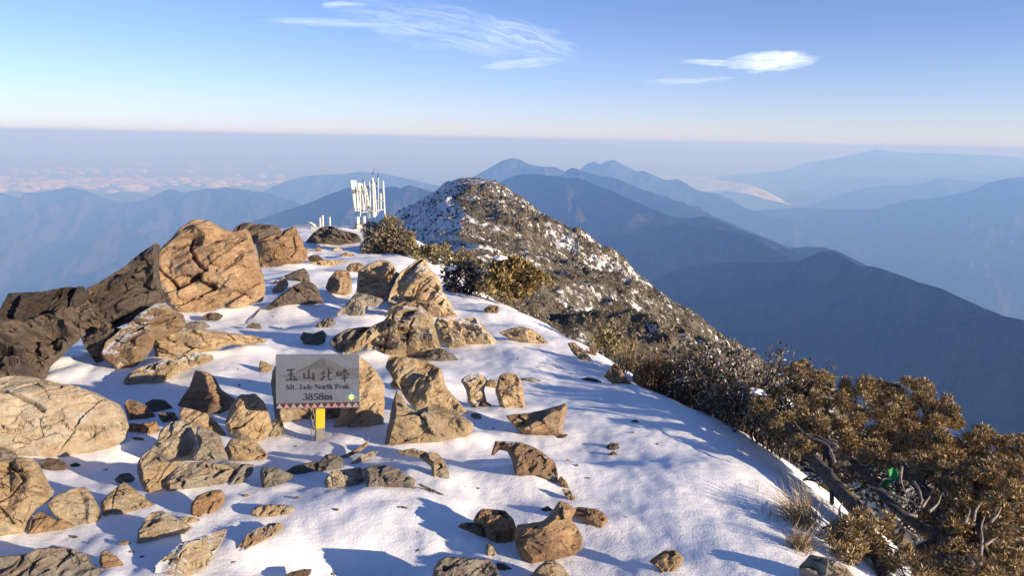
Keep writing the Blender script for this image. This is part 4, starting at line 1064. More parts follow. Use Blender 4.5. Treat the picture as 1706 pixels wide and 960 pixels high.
# ---- more blocks packed round the outcrops
rock("P1", "rock", "grey block filling the gap between the two halves of the knobbly outcrop", 'g', [(640, 500), (648, 470), (660, 452), (672, 462), (668, 490), (656, 512)], lean=12, rough=1.4)
rock("P2", "outcrop", "low golden rock under the right half of the knobbly outcrop", 't', [(672, 512), (690, 500), (720, 505), (752, 515), (765, 528), (740, 534), (700, 528)], lean=18, rough=1.4)
rock("P3", "rock", "dark rock at the left foot of the knobbly outcrop", 'd', [(586, 512), (594, 494), (608, 488), (618, 500), (612, 516), (598, 520)], lean=12, rough=1.4)
rock("P4", "rock", "brown rock wedged behind the high middle of the central outcrop", 't', [(640, 530), (650, 512), (672, 502), (700, 508), (716, 524), (690, 530), (660, 536)], lean=16, rough=1.5)
rock("P5", "rock", "grey rock at the right foot of the high middle of the central outcrop", 'g', [(706, 600), (715, 585), (735, 580), (755, 590), (765, 600), (740, 605)], lean=14, rough=1.6)
rock("P6", "stone", "brown stone between the small golden stone and the brick shaped rock", 'r', [(500, 420), (506, 412), (515, 415), (514, 422), (504, 424)], lean=14)
rock("P7", "rock", "low grey rock joining the shaded rock and the long golden slab", 'g', [(300, 545), (318, 536), (340, 536), (352, 545), (330, 550), (310, 551)], lean=18, rough=1.3)
rock("P8", "rock", "brown rock between the upright faceted boulder and the sign boulder", 't', [(448, 728), (452, 705), (462, 696), (472, 706), (474, 722), (462, 732)], lean=10)
rock("P9", "stone", "flat brown stone in front of the upper left block of the cracked cluster", 'r', [(212, 735), (224, 728), (240, 731), (246, 740), (230, 745), (216, 744)], lean=20)
rock("P10", "rock", "grey rock between the split brown rock and the cracked cluster", 'g', [(190, 800), (200, 790), (216, 788), (226, 798), (218, 808), (202, 810)], lean=18)
# ---- small chips of stone strewn about
_rc = np.random.default_rng(31)
_chip0 = None
for _i, (_u, _v) in enumerate([(120, 900), (150, 905), (225, 925), (240, 930), (305, 895), (385, 850), (395, 838), (410, 828), (500, 830), (520, 838), (560, 850), (610, 860), (470, 742), (490, 748), (640, 762), (655, 768), (760, 800), (775, 815), (800, 815), (950, 770), (965, 780), (985, 800), (860, 820), (842, 812), (700, 712), (820, 720), (805, 715), (790, 745), (400, 620), (420, 640), (395, 640), (440, 560), (470, 548), (455, 530), (490, 580), (610, 470), (530, 500), (520, 520), (550, 440), (545, 430), (600, 432), (430, 455), (442, 470), (860, 600), (890, 610), (930, 615), (820, 610), (1060, 720), (1100, 740), (1020, 880), (1040, 870), (700, 890), (670, 905), (350, 935), (390, 940), (770, 960), (560, 960)]):
    _u += _rc.uniform(-6, 6); _v += _rc.uniform(-4, 4)
    if _i < 5:
        _w = _rc.uniform(3.0, 4.5)
        _o = rock("chip%d" % _i, "stone_chip", "small chip of stone strewn on the snow between larger rocks", "dgrdt"[_i], [(_u - _w * 1.5, _v), (_u - _w * .6, _v - _w), (_u + _w * .7, _v - _w * .8), (_u + _w * 1.5, _v - 1), (_u + _w * .5, _v + _w * .5), (_u - _w * .7, _v + _w * .5)], lean=25, group="small chips of stone strewn on the snow", sink=.2)
        _chip0 = (_chip0 or []) + [_o]
    else:
        _s = _chip0[_i % 5]
        _o = _s.copy(); COL.objects.link(_o)
        _g = ground_hit(_u, _v)
        _o.location = (_g[0], _g[1], _g[2] + 0.002)
        _k = _rc.uniform(.5, 1.15)
        _o.scale = (_k, _k, _k); _o.rotation_euler = (0, 0, _rc.uniform(-.6, .6))
rock("Q1", "outcrop", "dark rubble mound below the white pipes at the path end", 'd', [(508, 404), (520, 390), (535, 378), (552, 376), (570, 384), (588, 388), (600, 394), (604, 403), (580, 408), (540, 408)], lean=18, rough=1.8, base=(555, 410))
# ------------------------------------------------------------------ near snow ground
def build_snow_ground():
    n, m = 580, 430
    ang = np.radians(np.linspace(-56, 60, n))
    rad = np.geomspace(0.9, 47, m)
    A, R_ = np.meshgrid(ang, rad, indexing='ij')
    x, y = np.sin(A) * R_, np.cos(A) * R_
    z = gz(x, y)
    z = z + 0.006 * fbm(xyz(x * 11, y * 9), 3, seed=21)
    # snow banked against the feet of the rocks
    xf, yf = x.ravel(), y.ravel()
    add = np.zeros(xf.size)
    nz = 0.5 + 0.8 * fbm(xyz(x * 2.6, y * 2.6), 2, seed=55).ravel()
    for pts, size in FEET:
        w = 0.10 + 0.10 * size
        lo, hi = pts[:, :2].min(0) - 3 * w, pts[:, :2].max(0) + 3 * w
        k = np.nonzero((xf > lo[0]) & (xf < hi[0]) & (yf > lo[1]) & (yf < hi[1]))[0]
        if len(k) == 0: continue
        d = np.full(len(k), 9.0)
        for p in pts:
            d = np.minimum(d, np.hypot(xf[k] - p[0], yf[k] - p[1]))
        add[k] = np.maximum(add[k], np.clip(nz[k], 0, 1.2) * min(0.085, 0.02 + 0.07 * size) * np.exp(-(d / w) ** 2))
    sb = ground_hit(530, 742)
    add *= 1 - np.exp(-((xf - sb[0]) ** 2 + (yf - sb[1] + 0.15) ** 2) / 0.45 ** 2)
    z = z + add.reshape(z.shape)
    o = mesh_ob("snow_ground", np.stack([x, y, z], -1).reshape(-1, 3), grid_faces(n, m), M_SNOW)
    return tag(o, "snow covered crest of the ridge with drifts between the rocks", kind="structure")
build_snow_ground()

# ------------------------------------------------------------------ shared builders for made things and plants
class MB:
    """collects simple shapes into one mesh"""
    def __init__(self):
        self.v, self.f = [], []
    def add(self, V, Fs):
        o = len(self.v)
        self.v += [tuple(p) for p in V]
        self.f += [tuple(i + o for i in f) for f in Fs]
    def tube(self, pts, r0, r1=None, sides=6, cap=True):
        pts = [np.array(p, float) for p in pts]
        r1 = r0 if r1 is None else r1
        n = len(pts)
        V = []
        for i, p in enumerate(pts):
            t = pts[min(i + 1, n - 1)] - pts[max(i - 1, 0)]
            t = t / (np.linalg.norm(t) + 1e-9)
            a = np.cross(t, (0, 0, 1.0) if abs(t[2]) < 0.9 else (1.0, 0, 0)); a /= np.linalg.norm(a)
            b = np.cross(t, a)
            r = r0 + (r1 - r0) * i / max(n - 1, 1)
            for k in range(sides):
                w = 6.28318 * k / sides
                V.append(p + (a * math.cos(w) + b * math.sin(w)) * r)
        Fs = []
        for i in range(n - 1):
            for k in range(sides):
                k2 = (k + 1) % sides
                Fs.append((i * sides + k, i * sides + k2, (i + 1) * sides + k2, (i + 1) * sides + k))
        if cap:
            Fs.append(tuple(range(sides - 1, -1, -1))); Fs.append(tuple(range((n - 1) * sides, n * sides)))
        self.add(V, Fs)
    def box(self, c, X, Y, Z, bev=0.0):
        """centre and three half axes"""
        c, X, Y, Z = (np.array(q, float) for q in (c, X, Y, Z))
        V = [c + sx * X + sy * Y + sz * Z for sx in (-1, 1) for sy in (-1, 1) for sz in (-1, 1)]
        self.add(V, [(0, 1, 3, 2), (4, 6, 7, 5), (0, 4, 5, 1), (2, 3, 7, 6), (0, 2, 6, 4), (1, 5, 7, 3)])
    def build(self, name, mat, parent=None, smooth=False, origin=None, bevel=0.0):
        o = np.array(origin if origin is not None else (0, 0, 0), float)
        V = np.array(self.v) - o
        ob = mesh_ob(name, V, self.f, mat, parent, smooth)
        if parent is None:
            ob.location = o
        if bevel:
            md = ob.modifiers.new("bevel", 'BEVEL'); md.width = bevel; md.segments = 2
        return ob

def flat_mat(name, col, rough=0.5, metal=0.0, noise=0.0, nscale=30.0):
    m, nt, b = new_mat(name)
    b.inputs["Roughness"].default_value = rough
    b.inputs["Metallic"].default_value = metal
    tcn = N(nt, "ShaderNodeTexCoord")
    n = NOISE(nt, tcn.outputs["Object"], nscale, 6, 0.7)
    c2 = tuple(max(0, x * (1 - noise)) for x in col)
    nt.links.new(MIX(nt, RAMP(nt, n, [(0.35, 0.0), (0.65, 1.0)]), c2, col), b.inputs["Base Color"])
    return m

# ------------------------------------------------------------------ the summit sign
M_STEEL = flat_mat("sign_steel", (0.165, 0.18, 0.21), 0.45, 0.25, 0.18, 40)
M_PRINT1 = flat_mat("sign_print_grey", (0.10, 0.105, 0.112), 0.5, 0.2, 0.25, 50)
M_PRINT2 = flat_mat("sign_print_mid", (0.125, 0.132, 0.142), 0.5, 0.2, 0.2, 50)
M_BLACK = flat_mat("black_paint", (0.02, 0.02, 0.022), 0.5)
M_PINK = flat_mat("pink_paint", (0.42, 0.20, 0.19), 0.5, 0, 0.2)
M_GREYPINK = flat_mat("grey_pink_paint", (0.36, 0.28, 0.27), 0.5, 0, 0.2)
M_MAROON = flat_mat("dark_maroon_paint", (0.05, 0.025, 0.028), 0.5)
M_YELLOW = flat_mat("yellow_paint", (0.80, 0.42, 0.02), 0.45, 0, 0.12, 60)
M_POST = flat_mat("post_steel", (0.27, 0.25, 0.22), 0.55, 0.3, 0.4, 60)
M_BLUE = flat_mat("blue_paint", (0.05, 0.16, 0.36), 0.5)
M_LIME = flat_mat("lime_paint", (0.52, 0.62, 0.16), 0.5)
M_WHITE = flat_mat("white_paint", (0.78, 0.78, 0.76), 0.45, 0, 0.06)
M_GREEN = flat_mat("green_cloth", (0.02, 0.22, 0.06), 0.7)

def build_sign():
    base = ground_hit(530, 742)
    Yb = base[1] + 0.02
    c = at(529.5, 635.5, Yb)
    ppm = F / (c @ FWD)                       # pixels per metre at the board
    W, Hh = 135.5 / ppm, 88.5 / ppm / math.cos(math.radians(13))
    d = c.copy(); d[2] = 0; d /= np.linalg.norm(d)
    a = math.radians(-10)
    n = -np.array([d[0] * math.cos(a) - d[1] * math.sin(a), d[0] * math.sin(a) + d[1] * math.cos(a), 0])
    X = np.array([-n[1], n[0], 0.0])
    X = X if X[0] > 0 else -X
    W /= abs(X @ RIGHT) + 0.0
    Z = np.array([0, 0, 1.0])
    Z = Z * math.cos(math.radians(9)) - n * math.sin(math.radians(9))
    n = np.cross(X, Z)
    # follow the small skew seen in the photograph
    root = thing("summit_sign", (base[0], base[1], base[2]), "grey metal summit sign with carved characters and 3858m on a yellow post", "sign")
    O = c - base
    def loc(xz, yz, h):
        u = (xz - 692.5) / 1175 * W
        v = -(yz - (xz - 692.5) * 0.006 - 486) / 778 * Hh
        return O + X * u + Z * v + n * h
    th = 0.004
    mb = MB()
    # board with clipped corners
    r = 14
    ol = [(105 + r, 97), (1280 - r, 97), (1280, 97 + r), (1280, 875 - r), (1280 - r, 875), (105 + r, 875), (105, 875 - r), (105, 97 + r)]
    fr = [loc(p[0], p[1] + (p[0] - 692.5) * 0.006, th / 2) for p in ol]
    bk = [loc(p[0], p[1] + (p[0] - 692.5) * 0.006, -th / 2) for p in ol]
    k = len(ol)
    mb.add(fr + bk, [tuple(range(k - 1, -1, -1)), tuple(range(k, 2 * k))] + [(i, (i + 1) % k, (i + 1) % k + k, i + k) for i in range(k)])
    board = mb.build("board", M_STEEL, root)
    bm = bmesh.new(); bm.from_mesh(board.data); bmesh.ops.recalc_face_normals(bm, faces=bm.faces); bm.to_mesh(board.data); bm.free()
    def poly(name, pts, mat, h, mbx=None):
        m_ = mbx or MB()
        V = [loc(p[0], p[1], th / 2 + h) for p in pts]
        A = np.array(pts, float)
        area = np.sum(A[:, 0] * np.roll(A[:, 1], -1) - np.roll(A[:, 0], -1) * A[:, 1])
        m_.add(V, [tuple(range(len(pts)))] if area < 0 else [tuple(range(len(pts) - 1, -1, -1))])
        return m_ if mbx else m_.build(name, mat, board)
    poly("mountain_print", [(120, 400), (260, 372), (380, 345), (480, 290), (560, 258), (640, 215), (700, 172), (760, 155), (800, 160), (870, 180), (950, 232), (1050, 290), (1100, 302), (1180, 308), (1278, 296), (1278, 470), (1000, 455), (700, 500), (400, 480)], M_PRINT2, 0.0006)
    poly("mountain_print", [(400, 345), (480, 295), (570, 262), (650, 212), (705, 178), (755, 162), (785, 168), (800, 200), (812, 250), (850, 268), (905, 300), (955, 335), (840, 330), (770, 300), (640, 300), (520, 330)], M_PRINT1, 0.0011)
    def strokes(name, ss, mat, h):
        m_ = MB()
        for s in ss:
            w0, w1 = s[0] if isinstance(s[0], tuple) else (s[0], s[0])
            if name == "character": w0, w1 = w0 * 1.35, w1 * 1.35
            P = [np.array(p, float) for p in s[1:]]
            nn = len(P)
            for i in range(nn - 1):
                t = P[i + 1] - P[i]; L = np.linalg.norm(t); t = t / L; q = np.array([-t[1], t[0]])
                wa = w0 + (w1 - w0) * i / (nn - 1); wb = w0 + (w1 - w0) * (i + 1) / (nn - 1)
                e = t * min(wa, wb) * 0.35
                pts = [P[i] - e + q * wa * .35, P[i] - e - q * wa * .35, P[i] - q * wa * .5, P[i + 1] - q * wb * .5, P[i + 1] + e - q * wb * .3, P[i + 1] + e + q * wb * .3, P[i + 1] + q * wb * .5, P[i] + q * wa * .5]
                poly(None, [tuple(p) for p in pts], None, h + 0.00004 * len(m_.f), m_)
        return m_.build(name, mat, board)
    strokes("character", [((20, 14), (268, 320), (368, 308)), ((14, 14), (280, 388), (348, 378)), ((20, 16), (322, 314), (318, 456)), ((15, 22), (250, 462), (402, 456)), ((10, 20), (346, 410), (378, 430))], M_BLACK, 0.0016)
    strokes("character", [((16, 20), (566, 322), (572, 440)), ((20, 15), (500, 372), (506, 440)), ((16, 16), (496, 436), (560, 440), (640, 442)), ((20, 24), (628, 368), (638, 462))], M_BLACK, 0.0016)
    strokes("character", [((10, 16), (728, 380), (784, 366)), ((15, 13), (782, 338), (770, 400), (766, 468)), ((20, 8), (736, 466), (802, 416)), ((18, 15), (846, 314), (850, 378), (842, 436)), ((15, 12), (842, 436), (858, 466), (892, 460)), ((9, 16), (846, 384), (890, 356))], M_BLACK, 0.0016)
    strokes("character", [((12, 12), (986, 344), (986, 410)), ((14, 10), (962, 362), (966, 414), (1018, 406)), ((14, 14), (1016, 360), (1020, 410)), ((14, 8), (1078, 316), (1032, 366)), ((10, 10), (1052, 338), (1108, 336), (1040, 388)), ((8, 18), (1062, 350), (1140, 396)), ((9, 9), (1036, 410), (1122, 402)), ((9, 9), (1042, 432), (1116, 426)), ((10, 12), (1026, 456), (1116, 448)), ((16, 13), (1075, 392), (1075, 496))], M_BLACK, 0.0016)
    TK, TN = 0.17, 0.075
    def arc(cx, cy, rx, ry, a0, a1, n=9):
        return [(cx + rx * math.cos(math.radians(a0 + (a1 - a0) * i / n)), cy + ry * math.sin(math.radians(a0 + (a1 - a0) * i / n))) for i in range(n + 1)]
    def sf(x, y, w=0.16): return (TN, (x - w, y), (x + w, y))
    G = {
        'M': (1.0, [(TN, (.14, .03), (.14, .97)), ((TK, TK), (.16, .97), (.5, .08)), (TN, (.5, .08), (.84, .97)), (TK, (.84, .03), (.84, .97)), sf(.14, .03), sf(.84, .03, .18), sf(.10, .97, .12), sf(.88, .97, .12)]),
        't': (.42, [(TK, (.18, .1), (.18, .86)), (TN, (.02, .66), (.38, .66)), (TN, (.18, .06), (.30, .03), (.38, .1))]),
        '.': (.32, [(.17, (.14, .06), (.17, .09))]),
        ' ': (.34, []),
        'J': (.62, [(TK, (.40, .18), (.40, .97)), ((TK * .7, TN), (.40, .2), (.34, .04), (.18, .0), (.07, .12)), sf(.40, .97, .2), (.14, (.09, .16), (.11, .18))]),
        'a': (.56, [(TK, (.38, .08), (.38, .5)), ((TN, TN), (.38, .5), (.28, .66), (.14, .64), (.08, .52)), ((TN, TK * .8), (.38, .38), (.16, .28), (.1, .14), (.2, .03), (.36, .14)), (TN, (.38, .05), (.52, .06))]),
        'd': (.62, [(TK, (.46, .04), (.46, .97)), (TN, (.34, .97), (.46, .97)), ((TN, TN), *arc(.27, .34, .2, .31, 60, 300)), (TK * .8, (.09, .22), (.09, .46)), (TN, (.46, .03), (.58, .05))]),
        'e': (.54, [((TN, TN), *arc(.27, .34, .2, .31, 0, 320)), (TK * .8, (.09, .22), (.09, .46)), (TN, (.1, .36), (.47, .36))]),
        'N': (.90, [(TN, (.14, .03), (.14, .97)), (TK, (.14, .97), (.76, .05)), (TN, (.76, .03), (.76, .97)), sf(.14, .03), sf(.76, .97), sf(.1, .97, .1)]),
        'o': (.58, [((TN, TN), *arc(.28, .34, .21, .31, 0, 360, 14)), (TK * .8, (.08, .2), (.08, .48)), (TK * .8, (.48, .2), (.48, .48))]),
        'r': (.48, [(TK, (.16, .04), (.16, .64)), sf(.16, .03), (TN, (.04, .64), (.16, .64)), ((TN, TK * .7), (.18, .48), (.28, .62), (.42, .6))]),
        'h': (.64, [(TK, (.14, .04), (.14, .97)), (TN, (.02, .97), (.14, .97)), ((TN, TN), (.16, .5), (.28, .65), (.42, .6)), (TK, (.46, .04), (.46, .54)), sf(.14, .03, .13), sf(.46, .03, .13)]),
        'P': (.70, [(TK, (.18, .03), (.18, .97)), ((TN, TN), (.18, .97), (.42, .97)), ((TN, TK * .9, ), *arc(.40, .72, .22, .25, 90, -90, 8)), (TN, (.18, .47), (.42, .47)), sf(.18, .03, .18), sf(.12, .97, .12)]),
        'k': (.66, [(TK, (.14, .04), (.14, .97)), (TN, (.02, .97), (.14, .97)), (TN, (.18, .3), (.5, .62)), (TK, (.26, .4), (.54, .04)), sf(.14, .03, .13), sf(.52, .03, .12), sf(.48, .64, .11)]),
        '3': (.60, [((TN, TK), *arc(.26, .74, .2, .22, 160, 0, 6)), ((TK, TN), *arc(.26, .74, .2, .22, 0, -90, 5)), ((TN, TK), *arc(.24, .26, .24, .26, 90, 0, 5)), ((TK, TN), *arc(.24, .26, .24, .25, 0, -150, 7)), (.13, (.05, .13), (.09, .15))]),
        '8': (.60, [((TN * 1.4, TN * 1.4), *arc(.28, .75, .18, .21, 0, 360, 12)), ((TK * .8, TK * .8), *arc(.28, .27, .22, .26, 0, 360, 14)), (TK * .7, (.14, .66), (.42, .44))]),
        '5': (.60, [(TK, (.14, .90), (.50, .90)), (TN, (.13, .92), (.10, .52)), ((TN, TK), *arc(.24, .28, .24, .28, 110, 0, 6)), ((TK, TN), *arc(.24, .28, .24, .27, 0, -140, 7)), (.13, (.05, .13), (.09, .15))]),
        'm': (1.0, [(TK, (.16, .04), (.16, .64)), (TK, (.48, .04), (.48, .54)), (TK, (.80, .04), (.80, .54)), ((TN, TN), (.18, .5), (.3, .65), (.46, .58)), ((TN, TN), (.5, .5), (.62, .65), (.78, .58)), sf(.16, .03), sf(.48, .03, .14), sf(.80, .03), (TN, (.04, .64), (.16, .64))]),
    }
    def text(name, s, x0, x1, ybase, hgt, hh):
        tw = sum(G[ch][0] for ch in s)
        kx = (x1 - x0) / tw
        ss, x = [], x0
        for ch in s:
            w, gl = G[ch]
            for st in gl:
                wd = st[0] if isinstance(st[0], tuple) else (st[0], st[0])
                ss.append(((wd[0] * hgt, wd[1] * hgt),) + tuple((x + p[0] * kx, ybase - p[1] * hgt) for p in st[1:]))
            x += w * kx
        strokes(name, ss, M_BLACK, hh)
    text("lettering", "Mt. Jade North Peak", 250, 1150, 598, 70, 0.0016)
    text("lettering", "3858m", 476, 915, 752, 96, 0.0016)
    # border of triangles
    dk, pk, gp = MB(), MB(), MB()
    poly(None, [(108, 797), (1277, 797), (1277, 866), (108, 866)], None, 0.0006, dk)
    for i in range(12):
        cx = 155 + i * 97.6
        poly(None, [(cx, 800), (cx + 47, 864), (cx - 47, 864)], None, 0.0014, pk if i in (1, 4, 7, 8, 9, 5) else gp)
    for m_, mt in ((dk, M_MAROON), (pk, M_PINK), (gp, M_GREYPINK)):
        tag(m_.build("border_print", mt, board), kind="stuff")
    # emblem
    em = [(1167 + 66 * math.cos(t), 715 - 66 * math.sin(t)) for t in np.linspace(-0.1, math.pi + 0.1, 14)]
    e0 = MB(); poly(None, em, None, 0.0006, e0); e0 = e0.build("emblem", M_BLUE, board)
    def sub(pts, mat, h):
        m_ = MB(); poly(None, pts, None, h, m_); return m_
    lime = sub([(1167, 672), (1190, 690), (1215, 705), (1238, 722), (1215, 740), (1195, 752), (1167, 776), (1140, 752), (1118, 738), (1098, 720), (1122, 704), (1146, 688)], None, 0.0012)
    lime.build("emblem", M_LIME, board)
    mk = MB()
    for px_, py_ in ((1122, 722), (1212, 722)):
        poly(None, [(px_ - 9, py_ - 12), (px_ + 9, py_ - 12), (px_ + 9, py_ + 12), (px_ - 9, py_ + 12)], None, 0.0018, mk)
    tag(mk.build("emblem", M_BLACK, board), kind="stuff")
    wt = MB()
    poly(None, [(1148, 708), (1186, 708), (1180, 722), (1168, 722), (1186, 742), (1150, 742), (1164, 724), (1150, 720)], None, 0.0018, wt)
    wt.build("emblem", M_WHITE, board)
    # post
    pb = at(530.5, 745, Yb + 0.03) - base
    pt = at(531.0, 672, Yb + 0.03) - base
    pb[1] += 0.012; pt[1] += 0.012
    ax = pt - pb; ax = np.array([ax[0], ax[1] * 0.2, ax[2]])
    hw = 15.0 / ppm / 2
    top = pb + ax * 1.9
    Xp = np.array([X[0] * math.cos(.25) - X[1] * math.sin(.25), X[0] * math.sin(.25) + X[1] * math.cos(.25), 0]); Yp = np.array([-Xp[1], Xp[0], 0])
    off = -n * (hw + 0.006); off[2] = 0
    def seg(t0, t1, w, name, mat):
        a0, a1 = pb + ax * t0 + off, pb + ax * t1 + off
        m_ = MB(); m_.box((a0 + a1) / 2, Xp * w, Yp * w, (a1 - a0) / 2)
        return m_.build(name, mat, root, bevel=0.003)
    seg(-0.6, 0.395, hw * 0.97, "post_foot", M_POST)
    seg(0.397, 1.9, hw, "post", M_YELLOW)
    # chain hanging left of the post
    ch0 = at(522, 686, Yb + 0.04) - base
    links = [ch0 + np.array([-0.004 * i, 0, -0.040 * i]) for i in range(5)]
    for i, p in enumerate(links):
        m_ = MB()
        h_ = 0.026; w_ = 0.011
        A = Xp if i % 2 else Yp
        ring = [p + A * (w_ * math.cos(t)) + np.array([0, 0, h_ * math.sin(t)]) for t in np.linspace(0, 2 * math.pi, 13)]
        m_.tube(ring, 0.0035, sides=5, cap=False)
        m_.build("chain_link", M_POST, root, smooth=True)
build_sign()

# ------------------------------------------------------------------ antenna station and pipes at the end of the path
M_STATION = flat_mat("station_white", (0.66, 0.65, 0.57), 0.45, 0, 0.08, 4)
M_CONC = flat_mat("pale_concrete", (0.48, 0.46, 0.41), 0.8, 0, 0.25, 6)
M_SENSOR = flat_mat("sensor_dark", (0.03, 0.032, 0.035), 0.4)
def build_station():
    Y = 33.0
    def q(X, Z, dy=0.0):
        return at(500 + X / 8, 275 + Z / 8, Y + dy)
    base = q(800, 930)
    root = thing("antenna_station", tuple(base), "white antenna station of leaning panels and poles beyond the snow path", "antenna")
    L = lambda X, Z, dy=0.0: q(X, Z, dy) - base
    m1 = at(500, 275, Y); m2 = at(500 + 1, 275, Y)
    s = np.linalg.norm(m2 - m1) / 8            # metres per zoomed pixel
    def panel(x0, z0, x1, z1, w, dpt, dy):
        a, b = L(x0, z0, dy), L(x1, z1, dy)
        m_ = MB()
        ax = (a - b) / 2
        Xv = np.array([0.93, 0.36, 0]); Yv = np.array([-0.36, 0.93, 0])
        m_.box((a + b) / 2, Xv * w * s / 2, Yv * dpt, ax)
        return m_.build("panel", M_STATION, root, bevel=0.015)
    panel(700, 200, 762, 612, 76, 0.16, 0.0)
    panel(786, 236, 838, 606, 50, 0.07, 0.15)
    panel(842, 248, 925, 600, 48, 0.07, 0.3)
    for (x0, z0, x1, z1, w, dy) in [(800, 262, 803, 685, 14, -.25), (855, 218, 878, 600, 12, -.2), (925, 214, 940, 560, 14, .5), (966, 168, 985, 640, 24, .0), (990, 232, 1018, 675, 19, -.3), (1040, 168, 1046, 640, 11, .35), (1075, 374, 1079, 600, 21, .1), (1106, 210, 1130, 690, 21, -.1)]:
        m_ = MB(); m_.tube([L(x1, z1, dy), L(x0, z0, dy)], w * s / 2, sides=10)
        m_.build("pole", M_STATION, root, smooth=False)
    for (x0, z0, x1, z1, w, dy) in [(735, 342, 978, 318, 18, -.12), (815, 632, 1108, 594, 17, -.12), (752, 576, 932, 562, 10, -.3), (800, 420, 992, 405, 8, .2), (800, 600, 965, 420, 6, .2), (965, 600, 1106, 420, 6, .1), (860, 330, 1100, 300, 7, .25), (990, 480, 1115, 470, 7, .0), (725, 470, 990, 500, 7, .35)]:
        m_ = MB(); m_.tube([L(x0, z0, dy), L(x1, z1, dy)], w * s / 2, sides=8)
        m_.build("crossbar", M_STATION, root)
    for (x, z, r, tip, dy) in [(968, 110, 10, (988, 40), .0), (1036, 150, 10, (1042, 95), .35), (948, 228, 12, None, -.1), (1018, 243, 12, None, -.3), (1020, 310, 10, None, -.3), (905, 292, 11, None, .3), (835, 212, 9, None, -.2), (735, 350, 18, None, -.25), (915, 565, 14, None, -.35)]:
        m_ = MB()
        c = L(x, z, dy)
        m_.tube([c - np.array([0, 0, r * s * 1.5]), c - np.array([0, 0, r * s * .5]), c + np.array([0, 0, r * s * 1.0]), c + np.array([0, 0, r * s * 1.7])], r * s * .7, r * s * .7, sides=8)
        if tip: m_.tube([c, L(tip[0], tip[1], dy)], 0.012, 0.008, sides=5)
        m_.build("sensor", M_SENSOR, root)
    for (x0, x1, z0, z1, mt, dpt) in [(747, 782, 684, 780, M_STATION, .25), (832, 862, 676, 770, M_STATION, .25), (895, 925, 640, 700, M_STATION, .2), (965, 1000, 620, 690, M_STATION, .2), (738, 850, 782, 836, M_CONC, .35), (700, 800, 838, 960, M_CONC, .3)]:
        a, b = L((x0 + x1) / 2, z0, .1), L((x0 + x1) / 2, z1, .1)
        m_ = MB(); m_.box((a + b) / 2, np.array([0.93, .36, 0]) * (x1 - x0) * s / 2, np.array([-.36, .93, 0]) * dpt, (a - b) / 2)
        m_.build("base_block", mt, root, bevel=0.02)
build_station()

def build_pipes():
    Y = 31.0
    def q(X, Z, dy=0.0): return at(500 + X / 8, 275 + Z / 8, Y + dy)
    s = np.linalg.norm(q(1, 0) - q(0, 0))
    for i, (x, z0, z1, w, lab) in enumerate([(266, 700, 880, 26, "shortest white pipe standing behind the dark rubble mound"), (302, 668, 880, 24, "tallest white pipe of the trio behind the dark rubble mound"), (396, 694, 880, 24, "white pipe standing apart on the right of the dark rubble mound")]):
        b = q(x + 6, z1)
        m_ = MB(); m_.tube([b, q(x, z0 + 14), q(x, z0)], w * s / 2, w * s / 2 * 0.9, sides=12)
        o = m_.build("marker_pipe", M_STATION, None, smooth=False, origin=b)
        tag(o, lab, "pipe", "white pipes by the path end")
    base = q(150, 960)
    root = thing("weather_sensor", tuple(base), "white domed weather sensor with a drooping arm left of the pipes", "sensor")
    L = lambda X, Z, dy=0.0: q(X, Z, dy) - base
    m_ = MB(); m_.tube([L(100, 765), L(150, 772), L(192, 800), L(215, 850)], 14 * s, 10 * s, sides=10); m_.build("arm", M_STATION, root, smooth=True)
    m_ = MB()
    prof = [(0, 0.0), (0.10, .26), (.3, .40), (.6, .46), (1.0, .46)]
    for i, (t, r) in enumerate(prof[:-1]):
        t2, r2 = prof[i + 1]
    rings = []
    V, Fs = [], []
    ns = 16
    for t, r in [(0.0, 0.02)] + prof[1:]:
        c = L(100, 850 + 110 * t)
        for k in range(ns):
            w = 6.28318 * k / ns
            V.append(c + np.array([math.cos(w), math.sin(w), 0]) * r * 110 * s)
    for i in range(len(prof) - 1):
        for k in range(ns):
            k2 = (k + 1) % ns
            Fs.append((i * ns + k, (i + 1) * ns + k, (i + 1) * ns + k2, i * ns + k2))
    m_.add(V, Fs); m_.build("dome", M_STATION, root, smooth=True)
    m_ = MB(); m_.tube([L(190, 800), L(190, 960)], 22 * s, sides=10); m_.build("mast", M_STATION, root)
    m_ = MB(); m_.box(L(215, 880), np.array([.04 * 8, 0, 0]) * 0.6, np.array([0, .15, 0]), np.array([0, 0, .2])); m_.build("box", M_CONC, root, bevel=0.01)
    m_ = MB(); m_.tube([L(-120, 820), L(150, 815)], 0.02, sides=6); m_.build("cable", M_SENSOR, root)
build_pipes()
# ------------------------------------------------------------------ plants
def leaf_mat(name, stops, rough=0.75, trans=0.0):
    m, nt, b = new_mat(name)
    g = N(nt, "ShaderNodeNewGeometry")
    ramp = nt.nodes.new("ShaderNodeValToRGB")
    e = ramp.color_ramp.elements
    while len(e) < len(stops): e.new(0.5)
    for el, (p, c) in zip(e, stops):
        el.position = p; el.color = (*c, 1)
    nt.links.new(g.outputs["Random Per Island"], ramp.inputs[0])
    nt.links.new(ramp.outputs[0], b.inputs["Base Color"])
    b.inputs["Roughness"].default_value = rough
    b.inputs["Specular IOR Level"].default_value = 0.2
    return m
M_JUN = leaf_mat("juniper_rust", [(0, (0.07, 0.05, 0.02)), (0.25, (0.19, 0.13, 0.055)), (0.5, (0.36, 0.235, 0.10)), (0.78, (0.49, 0.335, 0.155)), (0.93, (0.58, 0.47, 0.29)), (1, (0.62, 0.56, 0.46))])
M_JUN2 = leaf_mat("juniper_olive", [(0, (0.06, 0.05, 0.022)), (0.22, (0.20, 0.14, 0.058)), (0.5, (0.36, 0.24, 0.10)), (0.85, (0.48, 0.36, 0.18)), (1, (0.55, 0.5, 0.4))])
